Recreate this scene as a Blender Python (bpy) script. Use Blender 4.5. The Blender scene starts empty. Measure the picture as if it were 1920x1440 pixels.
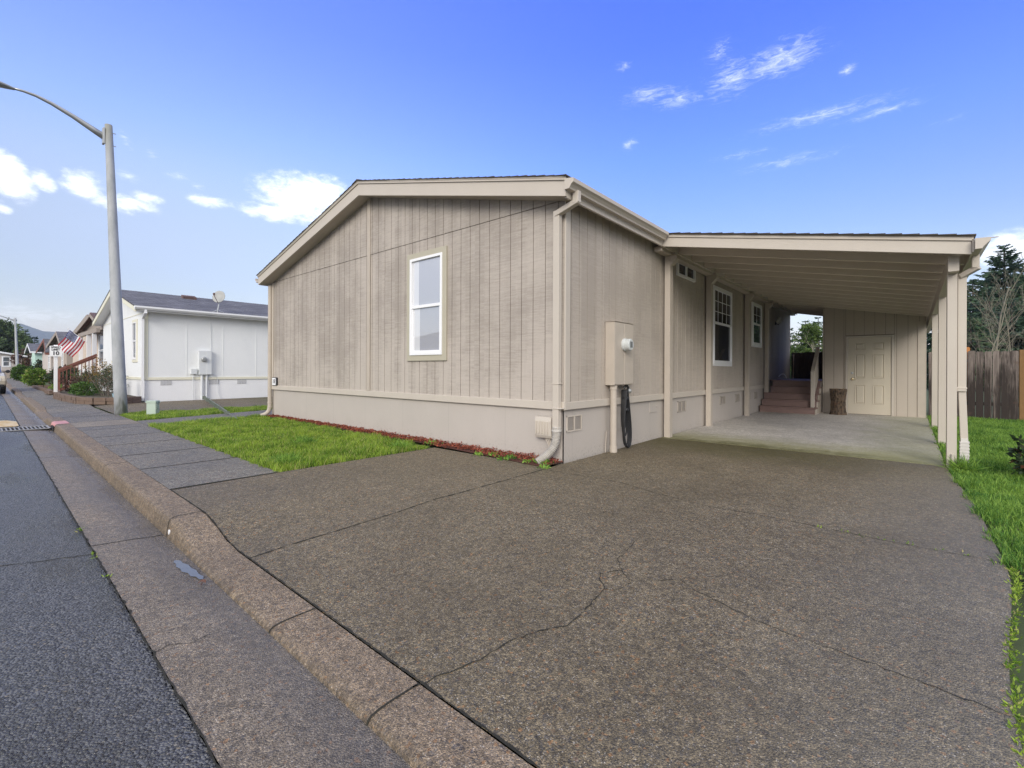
import bpy, bmesh, math, random
import numpy as np
from mathutils import Vector, Matrix
random.seed(7)
scene = bpy.context.scene
COL = scene.collection
R = math.radians

# ------------------------------------------------------------------ materials
def new_mat(name):
    m = bpy.data.materials.new(name); m.use_nodes = True
    nt = m.node_tree; nt.nodes.clear()
    return m, nt

def nd(nt, typ, ins=None, **attrs):
    n = nt.nodes.new(typ)
    for k, v in attrs.items(): setattr(n, k, v)
    for k, v in (ins or {}).items():
        s = n.inputs[k]
        if isinstance(v, bpy.types.NodeSocket): nt.links.new(v, s)
        else:
            if isinstance(v, (tuple, list)) and s.type == 'RGBA' and len(v) == 3: v = (*v, 1)
            s.default_value = v
    return n

def pos(nt): return nd(nt, 'ShaderNodeNewGeometry').outputs['Position']
def mp(nt, vec, scale=(1, 1, 1), loc=(0, 0, 0), rot=(0, 0, 0)):
    return nd(nt, 'ShaderNodeMapping', {'Vector': vec, 'Scale': scale, 'Location': loc, 'Rotation': rot}).outputs[0]
def noise(nt, vec, scale, detail=3, rough=.55, dist=0.):
    return nd(nt, 'ShaderNodeTexNoise', {'Vector': vec, 'Scale': scale, 'Detail': detail, 'Roughness': rough, 'Distortion': dist}).outputs[0]
def voro(nt, vec, scale, out='Color', feature='F1', rnd=1.):
    return nd(nt, 'ShaderNodeTexVoronoi', {'Vector': vec, 'Scale': scale, 'Randomness': rnd}, feature=feature).outputs[out]
def math_(nt, op, a, b=0., c=0., clamp=False):
    return nd(nt, 'ShaderNodeMath', {0: a, 1: b, 2: c}, operation=op, use_clamp=clamp).outputs[0]
def ramp(nt, fac, a, b, lo=0., hi=1.):
    return nd(nt, 'ShaderNodeMapRange', {'Value': fac, 'From Min': a, 'From Max': b, 'To Min': lo, 'To Max': hi}, interpolation_type='SMOOTHSTEP').outputs[0]
def mix(nt, fac, a, b, blend='MIX'):
    n = nd(nt, 'ShaderNodeMix', None, data_type='RGBA', blend_type=blend)
    for idx, v in ((0, fac), (6, a), (7, b)):
        s = n.inputs[idx]
        if isinstance(v, bpy.types.NodeSocket): nt.links.new(v, s)
        else: s.default_value = (*v, 1) if isinstance(v, (tuple, list)) and len(v) == 3 else v
    return n.outputs[2]
def bump(nt, h, strength=.5, dist=.01, normal=None):
    i = {'Height': h, 'Strength': strength, 'Distance': dist}
    if normal is not None: i['Normal'] = normal
    return nd(nt, 'ShaderNodeBump', i).outputs[0]
def finish(m, nt, color, rough=.6, normal=None, **kw):
    i = {'Base Color': color, 'Roughness': rough}
    if normal is not None: i['Normal'] = normal
    i.update(kw)
    b = nd(nt, 'ShaderNodeBsdfPrincipled', i)
    nd(nt, 'ShaderNodeOutputMaterial', {'Surface': b.outputs[0]})
    return m

def hcoord(nt):
    s = nd(nt, 'ShaderNodeSeparateXYZ', {0: pos(nt)})
    return math_(nt, 'ADD', s.outputs[0], s.outputs[1]), s.outputs[2]
def vec3(nt, x, y, z):
    return nd(nt, 'ShaderNodeCombineXYZ', {0: x, 1: y, 2: z}).outputs[0]

def simple(name, col, rough=.6, var=.12, scale=6., bs=.15, fine=90., **kw):
    m, nt = new_mat(name); p = pos(nt)
    n1 = noise(nt, p, scale, 4); n2 = noise(nt, p, fine, 2)
    d = tuple(c * (1 - 2 * var) for c in col); l = tuple(min(1, c * (1 + 1.2 * var)) for c in col)
    c = mix(nt, math_(nt, 'ADD', math_(nt, 'MULTIPLY', n1, .7), math_(nt, 'MULTIPLY', n2, .3)), d, l)
    return finish(m, nt, c, rough, bump(nt, n2, bs, .004), **kw)

def mat_siding(name, paint, wear, amount, pitch=.2057, saw=1.):
    m, nt = new_mat(name); h, z = hcoord(nt)
    blot = noise(nt, vec3(nt, math_(nt, 'MULTIPLY', h, .75), 0., math_(nt, 'MULTIPLY', z, .8)), 1.3, 4, .6)
    plank = nd(nt, 'ShaderNodeTexWhiteNoise', {'W': math_(nt, 'FLOOR', math_(nt, 'DIVIDE', h, pitch))}, noise_dimensions='1D').outputs[0]
    sheet_ = math_(nt, 'FLOOR', math_(nt, 'DIVIDE', math_(nt, 'ADD', h, .306), pitch * 6))
    lines = noise(nt, vec3(nt, math_(nt, 'MULTIPLY', h, 2.6), math_(nt, 'ADD', math_(nt, 'MULTIPLY', sheet_, 9.), math_(nt, 'MULTIPLY', plank, 1.6)), math_(nt, 'MULTIPLY', z, 46.)), 1., 3, .6)
    fine = noise(nt, vec3(nt, math_(nt, 'MULTIPLY', h, 14.), 3., math_(nt, 'MULTIPLY', z, 160.)), 1., 2, .6)
    grain = noise(nt, vec3(nt, math_(nt, 'MULTIPLY', h, 75.), plank, math_(nt, 'MULTIPLY', z, 2.2)), 1., 3, .6, 1.2)
    w = math_(nt, 'ADD', math_(nt, 'MULTIPLY', blot, .9), math_(nt, 'MULTIPLY', lines, .55 * saw))
    w = math_(nt, 'ADD', w, math_(nt, 'MULTIPLY', fine, .35 * saw))
    w = math_(nt, 'ADD', w, math_(nt, 'MULTIPLY', grain, .22))
    w = math_(nt, 'ADD', w, math_(nt, 'MULTIPLY', plank, .16))
    low = ramp(nt, z, .75, 2.1, .0, .16)
    w = math_(nt, 'ADD', w, low)
    f = ramp(nt, w, .98, 1.45, 0., amount)
    c = mix(nt, f, paint, wear)
    c = mix(nt, math_(nt, 'MULTIPLY', fine, .25), c, tuple(q * .72 for q in paint))
    nrm = bump(nt, math_(nt, 'ADD', math_(nt, 'MULTIPLY', fine, .6), math_(nt, 'ADD', lines, math_(nt, 'MULTIPLY', grain, .5))), .35, .006)
    return finish(m, nt, c, .75, nrm)

def mat_skirt(name, col):
    m, nt = new_mat(name); h, z = hcoord(nt); p = pos(nt)
    n1 = noise(nt, p, 2., 4); v = noise(nt, vec3(nt, math_(nt, 'MULTIPLY', h, 60.), 0., math_(nt, 'MULTIPLY', z, 3.)), 1., 3)
    c = mix(nt, n1, tuple(q * .93 for q in col), tuple(q * 1.06 for q in col))
    c = mix(nt, ramp(nt, v, .60, .75, 0., .25), c, tuple(q * .72 for q in col))
    seam = ramp(nt, math_(nt, 'ABSOLUTE', math_(nt, 'SUBTRACT', math_(nt, 'FRACT', math_(nt, 'DIVIDE', math_(nt, 'ADD', h, .4), 1.22)), .5)), .003, .006, .22, 0.)
    c = mix(nt, seam, c, tuple(q * .5 for q in col))
    sp = math_(nt, 'MULTIPLY', ramp(nt, noise(nt, p, 38., 4, .7), .54, .66), ramp(nt, math_(nt, 'ADD', z, math_(nt, 'MULTIPLY', noise(nt, p, 4.), .25)), .38, .06))
    c = mix(nt, math_(nt, 'MULTIPLY', sp, .65), c, (.17, .14, .10))
    return finish(m, nt, c, .7, bump(nt, math_(nt, 'ADD', v, noise(nt, p, 130., 2)), .2, .004))

def mat_aggregate(name, base, dark, stone, speck=.5, rough=.55, moss=None, scale=150., wet=0., roughf=None):
    m, nt = new_mat(name); p = pos(nt)
    s1 = nd(nt, 'ShaderNodeSeparateColor', {0: voro(nt, p, scale)}); s2 = nd(nt, 'ShaderNodeSeparateColor', {0: voro(nt, p, scale * .62)}); s3 = nd(nt, 'ShaderNodeSeparateColor', {0: voro(nt, p, scale * .33)})
    big = noise(nt, p, .8, 5, .62); mid = noise(nt, p, 5., 5, .7); mid2 = noise(nt, p, 28., 4, .7)
    c = mix(nt, ramp(nt, math_(nt, 'ADD', math_(nt, 'MULTIPLY', s1.outputs[0], .6), math_(nt, 'MULTIPLY', mid2, .5)), .25, .85), dark, tuple(q * 1.12 for q in base))
    c = mix(nt, ramp(nt, s2.outputs[0], .74, .90, 0., speck), c, (.048, .052, .062))
    c = mix(nt, ramp(nt, s2.outputs[1], .80, .95, 0., speck), c, stone)
    c = mix(nt, ramp(nt, s1.outputs[2], .955, .985, 0., .9 * min(1, speck * 1.5)), c, (.52, .48, .42))
    c = mix(nt, ramp(nt, s3.outputs[1], .955, .985, 0., .75 * min(1, speck * 1.6)), c, (.33, .17, .07))
    c = mix(nt, ramp(nt, s3.outputs[0], .93, .97, 0., .6 * min(1, speck * 1.6)), c, (.06, .065, .08))
    c = mix(nt, ramp(nt, mid, .42, .72, 0., .38), c, mix(nt, .45, c, tuple(q * .38 for q in base)))
    c = mix(nt, ramp(nt, mid, .50, .25, 0., .30), c, mix(nt, .5, c, tuple(min(1, q * 1.5) for q in base)))
    c = mix(nt, ramp(nt, big, .36, .68, 0., .75), c, mix(nt, .5, c, tuple(q * .42 for q in base)))
    g = None
    for k_, amp in ((1., .55), (.36, .50), (.15, .42)):
        r_ = nd(nt, 'ShaderNodeSeparateColor', {0: voro(nt, mp(nt, p, loc=(k_, 2 * k_, 0)), scale * k_)}).outputs[2]
        t_ = math_(nt, 'ADD', 1 - amp * .5 * min(1., speck * 2), math_(nt, 'MULTIPLY', r_, amp * min(1., speck * 2)))
        g = t_ if g is None else math_(nt, 'MULTIPLY', g, t_)
    c = mix(nt, 1., c, nd(nt, 'ShaderNodeCombineColor', {0: g, 1: g, 2: g}).outputs[0], 'MULTIPLY')
    ro = ramp(nt, big, .3, .75, rough + .1, rough - wet)
    s = nd(nt, 'ShaderNodeSeparateXYZ', {0: p})
    if moss: c = moss(nt, c, s, p)
    if roughf: ro = roughf(nt, ro, s, p)
    hgt = math_(nt, 'ADD', math_(nt, 'MULTIPLY', voro(nt, p, scale * .62, 'Distance'), -1.), math_(nt, 'MULTIPLY', mid2, .8))
    return finish(m, nt, c, ro, bump(nt, hgt, .55, .008), **{'Specular IOR Level': .35})

# ------------------------------------------------------------------ mesh builder
class MB:
    def __init__(s): s.v = []; s.f = []; s.m = []
    def add(s, vs, fs, mi=0):
        o = len(s.v); s.v += [tuple(q) for q in vs]
        s.f += [tuple(i + o for i in f) for f in fs]; s.m += [mi] * len(fs)
        return s
    def box(s, x0, y0, z0, x1, y1, z1, mi=0):
        x0, x1 = sorted((x0, x1)); y0, y1 = sorted((y0, y1)); z0, z1 = sorted((z0, z1))
        return s.add([(x0, y0, z0), (x1, y0, z0), (x1, y1, z0), (x0, y1, z0), (x0, y0, z1), (x1, y0, z1), (x1, y1, z1), (x0, y1, z1)],
              [(0, 3, 2, 1), (4, 5, 6, 7), (0, 1, 5, 4), (1, 2, 6, 5), (2, 3, 7, 6), (3, 0, 4, 7)], mi)
    def quad(s, a, b, c, d, mi=0): return s.add([a, b, c, d], [(0, 1, 2, 3)], mi)
    def prism(s, poly, axis, a0, a1, mi=0):
        """poly of 2-D points; axis 'x': (y,z), 'y': (x,z), 'z': (x,y)"""
        n = len(poly)
        def P(q, a):
            return {'x': (a, q[0], q[1]), 'y': (q[0], a, q[1]), 'z': (q[0], q[1], a)}[axis]
        vs = [P(q, a0) for q in poly] + [P(q, a1) for q in poly]
        fs = [tuple(range(n))[::-1], tuple(range(n, 2 * n))] + [(i, (i + 1) % n, n + (i + 1) % n, n + i) for i in range(n)]
        return s.add(vs, fs, mi)
    def beam(s, p, q, w, h, mi=0, up=(0, 0, 1)):
        p = Vector(p); q = Vector(q); d = (q - p).normalized(); u = Vector(up)
        if abs(d.dot(u)) > .98: u = Vector((0, 1, 0))
        r = d.cross(u).normalized() * (w / 2); u = r.cross(d).normalized() * (h / 2)
        vs = [p - r - u, p + r - u, p + r + u, p - r + u, q - r - u, q + r - u, q + r + u, q - r + u]
        return s.add(vs, [(3, 2, 1, 0), (4, 5, 6, 7), (0, 1, 5, 4), (1, 2, 6, 5), (2, 3, 7, 6), (3, 0, 4, 7)], mi)
    def tube(s, pts, r, n=8, mi=0, cap=True):
        pts = [Vector(p) for p in pts]; N = len(pts)
        rs = r if isinstance(r, (list, tuple)) else [r] * N
        d0 = (pts[1] - pts[0]).normalized()
        u = Vector((0, 0, 1)) if abs(d0.z) < .9 else Vector((0, 1, 0))
        x = d0.cross(u).normalized(); vs = []
        for i, p in enumerate(pts):
            d = (pts[min(i + 1, N - 1)] - pts[max(i - 1, 0)]).normalized()
            x = (x - d * x.dot(d)).normalized(); y = d.cross(x)
            for k in range(n):
                a = 2 * math.pi * k / n
                vs.append(p + (x * math.cos(a) + y * math.sin(a)) * rs[i])
        fs = [(i * n + k, i * n + (k + 1) % n, (i + 1) * n + (k + 1) % n, (i + 1) * n + k) for i in range(N - 1) for k in range(n)]
        if cap: fs += [tuple(range(n))[::-1], tuple(range((N - 1) * n, N * n))]
        return s.add(vs, fs, mi)
    def rtube(s, pts, w, h, mi=0, up=(0, 0, 1)):
        for a, b in zip(pts[:-1], pts[1:]): s.beam(a, b, w, h, mi, up)
        return s
    def lathe(s, prof, c, n=16, mi=0, axis='z'):
        vs = []
        for (r, z) in prof:
            for k in range(n):
                a = 2 * math.pi * k / n; x, y = r * math.cos(a), r * math.sin(a)
                vs.append({'z': (c[0] + x, c[1] + y, c[2] + z), 'x': (c[0] + z, c[1] + x, c[2] + y), 'y': (c[0] + x, c[1] + z, c[2] + y)}[axis])
        N = len(prof)
        fs = [(i * n + k, i * n + (k + 1) % n, (i + 1) * n + (k + 1) % n, (i + 1) * n + k) for i in range(N - 1) for k in range(n)]
        fs += [tuple(range(n))[::-1], tuple(range((N - 1) * n, N * n))]
        return s.add(vs, fs, mi)
    def build(s, name, mats, parent=None, at=None, bevel=0., smooth=False, recalc=True):
        o = Vector(at) if at else (parent_loc(parent) if parent else Vector((0, 0, 0)))
        me = bpy.data.meshes.new(name)
        me.from_pydata([(v[0] - o.x, v[1] - o.y, v[2] - o.z) for v in s.v], [], s.f)
        for m in (mats if isinstance(mats, (list, tuple)) else [mats]): me.materials.append(m)
        me.polygons.foreach_set('material_index', s.m)
        if recalc:
            bm = bmesh.new(); bm.from_mesh(me); bmesh.ops.recalc_face_normals(bm, faces=bm.faces); bm.to_mesh(me); bm.free()
        if smooth: me.polygons.foreach_set('use_smooth', [True] * len(me.polygons))
        ob = bpy.data.objects.new(name, me); COL.objects.link(ob)
        if parent: ob.parent = parent
        else: ob.location = o
        if parent and at: ob.location = Vector(at) - parent_loc(parent)
        if bevel:
            b = ob.modifiers.new('bevel', 'BEVEL'); b.width = bevel; b.segments = 1; b.limit_method = 'ANGLE'; b.angle_limit = R(50)
        return ob

def parent_loc(p):
    o = Vector((0, 0, 0))
    while p is not None: o = o + p.location; p = p.parent
    return o
def tag(o, label=None, cat=None, group=None, kind=None):
    if label: o['label'] = label
    if cat: o['category'] = cat
    if group: o['group'] = group
    if kind: o['kind'] = kind
    return o
def empty(name, loc, label, cat, group=None):
    o = bpy.data.objects.new(name, None); COL.objects.link(o); o.location = loc; o.empty_display_size = .2
    return tag(o, label, cat, group)
def copy_tree(o, parent=None):
    c = o.copy(); COL.objects.link(c)
    if parent: c.parent = parent
    for ch in list(o.children): copy_tree(ch, c)
    return c
def np_mesh(name, V, F, mats, parent=None, midx=None, at=None):
    """V (n,3) float, F (m,k) int"""
    me = bpy.data.meshes.new(name); k = F.shape[1]
    o = np.array(at if at else (0, 0, 0), float)
    me.vertices.add(len(V)); me.vertices.foreach_set('co', (V - o).astype(np.float32).ravel())
    me.loops.add(F.size); me.loops.foreach_set('vertex_index', F.astype(np.int32).ravel())
    me.polygons.add(len(F)); me.polygons.foreach_set('loop_start', np.arange(0, F.size, k, dtype=np.int32))
    for m in (mats if isinstance(mats, (list, tuple)) else [mats]): me.materials.append(m)
    if midx is not None: me.polygons.foreach_set('material_index', midx.astype(np.int32))
    me.update(calc_edges=True)
    ob = bpy.data.objects.new(name, me); COL.objects.link(ob)
    if parent: ob.parent = parent
    if at: ob.location = at if not parent else (Vector(at) - parent_loc(parent))
    return ob

# ------------------------------------------------------------------ camera (level, a touch of roll)
cam = bpy.data.cameras.new('camera'); cam_o = bpy.data.objects.new('camera', cam); COL.objects.link(cam_o)
a = R(40.65); th = R(.24)
Fw = Vector((-math.sin(a), math.cos(a), 0)); Rt = Vector((math.cos(a), math.sin(a), 0)); Up = Vector((0, 0, 1))
rt = Rt * math.cos(th) + Up * math.sin(th); up = Up * math.cos(th) - Rt * math.sin(th)
M = Matrix((rt, up, -Fw)).transposed().to_4x4(); M.translation = Vector((3.4073, -5.0012, 1.2))
cam_o.matrix_world = M
cam.sensor_width = 36; cam.lens = 870 / 1920 * 36; cam.shift_y = -26 / 1920
cam.clip_start = .05; cam.clip_end = 9000
scene.camera = cam_o

# ------------------------------------------------------------------ light and sky
SUN_DIR = Vector((.42, -.80, .42)).normalized()
sun = bpy.data.lights.new('sun', 'SUN'); sun.energy = 1.6; sun.angle = R(28); sun.color = (1, .95, .87)
sun_o = bpy.data.objects.new('sun', sun); COL.objects.link(sun_o)
sun_o.rotation_euler = (-SUN_DIR).to_track_quat('-Z', 'Y').to_euler()
CL = [((-0.8561, 0.4066, 0.319), (5.88, 10.01, 1.44), (7.13, -3.49, 22.02), 1), ((-0.8885, 0.3578, 0.2874), (7.78, 15.94, 2.46), (16.27, -6.8, 57.03), 0.8), ((-0.8348, 0.4372, 0.3347), (13.48, 22.16, 3.19), (10.88, -5.87, 33.32), 0.9), ((-0.9622, 0.0341, 0.2701), (5.36, 41.86, 11.96), (8.87, -0.41, 29.79), 1), ((-0.9595, 0.0667, 0.2736), (10.71, 69.24, 18.87), (18.83, -1.51, 64.58), 0.8), ((-0.9533, 0.112, 0.2805), (6.53, 31.27, 7.92), (13.33, -1.71, 44.2), 0.75), ((-0.9516, 0.1591, 0.263), (5.73, 22.89, 4.97), (18.07, -3.25, 65.45), 0.75), ((-0.9426, 0.1846, 0.2783), (12.11, 44.42, 9.77), (27.85, -5.8, 96.36), 0.7), ((-0.939, 0.1602, 0.3042), (12.96, 49.42, 12.33), (31.66, -5.76, 99.12), 0.6), ((-0.9211, 0.2227, 0.3194), (14.79, 44.31, 10.2), (41.67, -10.57, 125.98), 0.5), ((-0.9178, 0.2722, 0.2891), (10.24, 27.19, 5.16), (24.55, -7.62, 83.4), 0.7), ((-0.9176, 0.2499, 0.3091), (26.31, 74.87, 15.97), (43.76, -12.47, 138.39), 0.55), ((-0.9224, 0.1546, 0.3541), (28.2, 99.36, 28.67), (21.15, -3.75, 55.31), 0.45), ((-0.9209, 0.1869, 0.342), (28.92, 94.33, 24.84), (30.43, -6.5, 84.03), 0.4), ((-0.9735, 0.0264, 0.2271), (8.33, 91.67, 22.83), (22.69, -0.9, 95.17), 0.7), ((-0.996, 0.0422, 0.0783), (0.93, 8.71, 0.74), (3.14, -0.23, 33.68), 0.5), ((-0.9889, 0.1295, 0.0732), (2.73, 16.31, 1.14), (4.74, -0.81, 58.65), 0.4), ((-0.233, 0.8377, 0.4939), (18.54, 7.01, -4.15), (3.73, -13.86, 24.25), 0.6), ((-0.1594, 0.8489, 0.5039), (13.03, 4.0, -3.61), (2.85, -15.88, 26.66), 0.62), ((-0.3594, 0.7907, 0.4957), (12.94, 6.51, -2.01), (10.34, -23.32, 43.69), 0.5), ((-0.3123, 0.8192, 0.4811), (16.89, 7.58, -2.98), (9.38, -25.3, 48.14), 0.55), ((-0.4044, 0.8086, 0.4273), (40.64, 22.1, -4.53), (16.08, -33.0, 76.49), 0.55), ((-0.1115, 0.9016, 0.4179), (7.25, 1.29, -2.03), (3.08, -26.88, 57.63), 0.5), ((-0.037, 0.9149, 0.402), (13.4, 1.78, -4.06), (1.22, -38.55, 86.62), 0.45), ((-0.1596, 0.9181, 0.3627), (10.43, 2.17, -2.28), (4.63, -28.41, 72.57), 0.48), ((-0.0746, 0.8811, 0.4671), (74.2, 17.59, -22.4), (3.54, -46.27, 86.78), 0.6), ((-0.3874, 0.749, 0.5375), (46.39, 27.54, -5.87), (22.13, -43.73, 75.95), 0.5), ((-0.2426, 0.8116, 0.5315), (32.14, 13.65, -7.11), (5.98, -20.64, 33.3), 0.45), ((-0.23, 0.8933, 0.386), (14.01, 4.21, -2.7), (8.91, -36.17, 87.72), 0.42), ((0.1068, 0.9785, 0.1762), (27.06, -2.57, -4.96), (-0.78, -6.26, 32.4), 0.8), ((0.042, 0.9289, 0.3679), (27.22, 1.71, -8.77), (-3.08, -56.92, 142.71), 0.3)]
world = bpy.data.worlds.new('World'); scene.world = world; world.use_nodes = True
nt = world.node_tree; nt.nodes.clear()
d = nd(nt, 'ShaderNodeTexCoord').outputs['Generated']
sky = nd(nt, 'ShaderNodeTexSky', None, sky_type='NISHITA', sun_disc=False, sun_elevation=math.asin(SUN_DIR.z),
         sun_rotation=math.atan2(SUN_DIR.x, SUN_DIR.y), altitude=60., air_density=1.15, dust_density=.25, ozone_density=2.2).outputs[0]
sep = nd(nt, 'ShaderNodeSeparateXYZ', {0: d})
# scattered white clouds, each at its own direction
wob = nd(nt, 'ShaderNodeVectorMath', {0: d, 1: (0, 0, 0)}, operation='ADD').outputs[0]
big = noise(nt, mp(nt, d, (1, 1, 1.7)), 17., 6, .62)
fib = noise(nt, mp(nt, d, (1, 1, 2.2)), 42., 5, .66, .5)
def cloudset(items):
    acc = None
    for c, r_, u_, w in items:
        q = nd(nt, 'ShaderNodeVectorMath', {0: d, 1: c}, operation='SUBTRACT').outputs[0]
        x = nd(nt, 'ShaderNodeVectorMath', {0: q, 1: r_}, operation='DOT_PRODUCT').outputs['Value']
        y = nd(nt, 'ShaderNodeVectorMath', {0: q, 1: u_}, operation='DOT_PRODUCT').outputs['Value']
        l = math_(nt, 'SQRT', math_(nt, 'ADD', math_(nt, 'MULTIPLY', x, x), math_(nt, 'MULTIPLY', y, y)))
        v = math_(nt, 'MULTIPLY', math_(nt, 'SUBTRACT', 1.3, l), w)
        acc = v if acc is None else math_(nt, 'MAXIMUM', acc, v)
    return math_(nt, 'MAXIMUM', acc, 0.)
acc = cloudset([c for c in CL if c[3] >= .65])
dens = math_(nt, 'ADD', acc, math_(nt, 'MULTIPLY', math_(nt, 'SUBTRACT', big, .5), 2.2))
dens = math_(nt, 'ADD', dens, math_(nt, 'MULTIPLY', math_(nt, 'SUBTRACT', fib, .5), 1.3))
cover = math_(nt, 'MULTIPLY', ramp(nt, dens, -.02, 1.10), ramp(nt, acc, 0.02, .3))
acc2 = cloudset([c for c in CL if c[3] < .65])
wsp = noise(nt, mp(nt, d, (1, 1, 4.2), rot=(0, R(-10), R(20))), 38., 8, .72, 1.1)
dens2 = math_(nt, 'ADD', acc2, math_(nt, 'MULTIPLY', math_(nt, 'SUBTRACT', wsp, .5), 2.4))
cov2 = math_(nt, 'MULTIPLY', math_(nt, 'MULTIPLY', ramp(nt, dens2, .15, 1.45), ramp(nt, acc2, 0.0, .55)), .62)
cover = math_(nt, 'MAXIMUM', cover, cov2)
# a bank of white overcast overhead and behind the camera
bd = (-Fw + Up * .38).normalized()
bk = nd(nt, 'ShaderNodeVectorMath', {0: d, 1: tuple(bd)}, operation='DOT_PRODUCT').outputs['Value']
bn = math_(nt, 'ADD', bk, math_(nt, 'MULTIPLY', math_(nt, 'SUBTRACT', noise(nt, d, 5., 6, .6), .5), .5))
bank = ramp(nt, bn, -.05, .30)
cr = nd(nt, 'ShaderNodeValToRGB', {0: sep.outputs[2]}); el_ = cr.color_ramp.elements
STOPS = [(0.,(1.05,.84,.87)),(.13,(1.0,.86,.92)),(.25,(.80,.80,1.13)),(.40,(.63,.80,1.71)),(.56,(.50,.70,2.0)),(1.,(.5,.70,2.))]
el_[0].position = STOPS[0][0]; el_[0].color = (*[q * .3 for q in STOPS[0][1]], 1); el_[1].position = STOPS[-1][0]; el_[1].color = (*[q * .3 for q in STOPS[-1][1]], 1)
for p_, c_ in STOPS[1:-1]: e_ = el_.new(p_); e_.color = (*[q * .3 for q in c_], 1)
skyc = mix(nt, 1., sky, cr.outputs[0], 'MULTIPLY'); skyc = mix(nt, 1., skyc, (1 / .3, 1 / .3, 1 / .3), 'MULTIPLY')
lf = nd(nt, 'ShaderNodeVectorMath', {0: d, 1: tuple(-Rt)}, operation='DOT_PRODUCT').outputs['Value']
skyc = mix(nt, math_(nt, 'MULTIPLY', ramp(nt, lf, -.35, .72), ramp(nt, sep.outputs[2], .10, .36)), skyc, mix(nt, 1., skyc, (2.45,1.80,1.06), 'MULTIPLY'))
CLV = 9.6
cshade = ramp(nt, math_(nt, 'ADD', dens, math_(nt, 'MULTIPLY', math_(nt, 'SUBTRACT', fib, .5), 1.2)), .9, 2.0)
cc_ = mix(nt, cshade, (CLV * .88, CLV * .92, CLV), (CLV * 1.05, CLV * 1.05, CLV * 1.06))
c1 = mix(nt, cover, skyc, cc_)
grey = mix(nt, noise(nt, mp(nt, d, (1, 1, 2.)), 4., 6, .6), (9. * .62, 9. * .64, 9. * .69), (9., 9., 9. * 1.02))
c2 = mix(nt, bank, c1, grey)
bg = nd(nt, 'ShaderNodeBackground', {'Color': c2, 'Strength': .1})
nd(nt, 'ShaderNodeOutputWorld', {'Surface': bg.outputs[0]})
vs = scene.view_settings; vs.view_transform = 'Standard'; vs.look = 'None'; vs.exposure = 0.83; vs.gamma = 1
# ------------------------------------------------------------------ palette
M_TRIM = simple('painted_trim', (.52, .465, .40), .6, .05, 3., .12, 120.)
M_TRIM2 = simple('painted_trim_weathered', (.47, .41, .345), .65, .09, 5., .2, 120.)
M_SKIRT = mat_skirt('painted_skirting', (.455, .41, .37))
M_SIDING = mat_siding('rough_sawn_siding', (.475, .42, .368), (.245, .21, .18), .70)
M_SIDE2 = mat_siding('rough_sawn_siding_long_side', (.47, .41, .352), (.27, .232, .195), .55)
M_SHED = mat_siding('shed_siding', (.47, .41, .345), (.36, .31, .255), .3, .21, .5)
M_GROOVE = simple('groove_shadow_wood', (.15, .125, .105), .8, .1)
M_WHITE = simple('white_vinyl', (.82, .82, .83), .35, .02, 4., .02)
M_DARK = simple('black_rubber', (.018, .018, .02), .45, .2)
M_METAL = simple('grey_metal', (.42, .43, .43), .4, .08, Metallic=.6)
M_SHINGLE = simple('brown_grey_shingles', (.085, .075, .066), .9, .3, 12., .6, 150.)
M_GREYROOF = None
def mat_roof(name, col, var=.35):
    m, nt = new_mat(name); p = pos(nt)
    s = nd(nt, 'ShaderNodeSeparateXYZ', {0: p})
    q = vec3(nt, s.outputs[1], math_(nt, 'MULTIPLY', s.outputs[0], 1.03), 0.)
    br = nd(nt, 'ShaderNodeTexBrick', {'Vector': q, 'Color1': (*[c * (1 - var) for c in col], 1), 'Color2': (*[c * (1 + var) for c in col], 1), 'Mortar': (*[c * .35 for c in col], 1), 'Scale': 1., 'Mortar Size': .008, 'Brick Width': .33, 'Row Height': .14}).outputs[0]
    c = mix(nt, ramp(nt, noise(nt, p, 1.3, 4), .4, .75, 0., .5), br, tuple(q_ * .6 for q_ in col))
    return finish(m, nt, c, .85, bump(nt, noise(nt, p, 120., 2), .5, .01))
M_GREYROOF = mat_roof('grey_shingle_roof', (.135, .132, .142))
M_BROWNROOF = mat_roof('brown_shingle_roof', (.14, .085, .075))

def mat_glass(name, col, refl, rough=.03, blind=False):
    """double glazing: room side seen dimly, sky reflected"""
    m, nt = new_mat(name); c = col
    if blind:
        s = nd(nt, 'ShaderNodeSeparateXYZ', {0: pos(nt)})
        st = ramp(nt, math_(nt, 'SINE', math_(nt, 'MULTIPLY', s.outputs[2], 300.)), -1., 1., 0., .25)
        c = mix(nt, st, col, tuple(q * .8 for q in col))
    dif = nd(nt, 'ShaderNodeBsdfPrincipled', {'Base Color': c, 'Roughness': .6, 'Specular IOR Level': 0.})
    gl = nd(nt, 'ShaderNodeBsdfGlossy', {'Color': (.93, .95, 1, 1), 'Roughness': rough})
    fr = nd(nt, 'ShaderNodeFresnel', {'IOR': 1.5})
    f = math_(nt, 'ADD', math_(nt, 'MULTIPLY', fr.outputs[0], .7), refl, clamp=True)
    mx = nd(nt, 'ShaderNodeMixShader', {0: f, 1: dif.outputs[0], 2: gl.outputs[0]})
    nd(nt, 'ShaderNodeOutputMaterial', {'Surface': mx.outputs[0]})
    return m
M_GLASS_F = mat_glass('window_glass_bright', (.43, .43, .45), .27)
M_GLASS_C = mat_glass('window_glass_curtain', (.68, .68, .69), .2)
M_GLASS_D = mat_glass('window_glass_dark', (.02, .02, .02), .06)
M_GLASS_B = mat_glass('window_glass_blinds', (.10, .10, .09), .08, blind=True)

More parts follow.
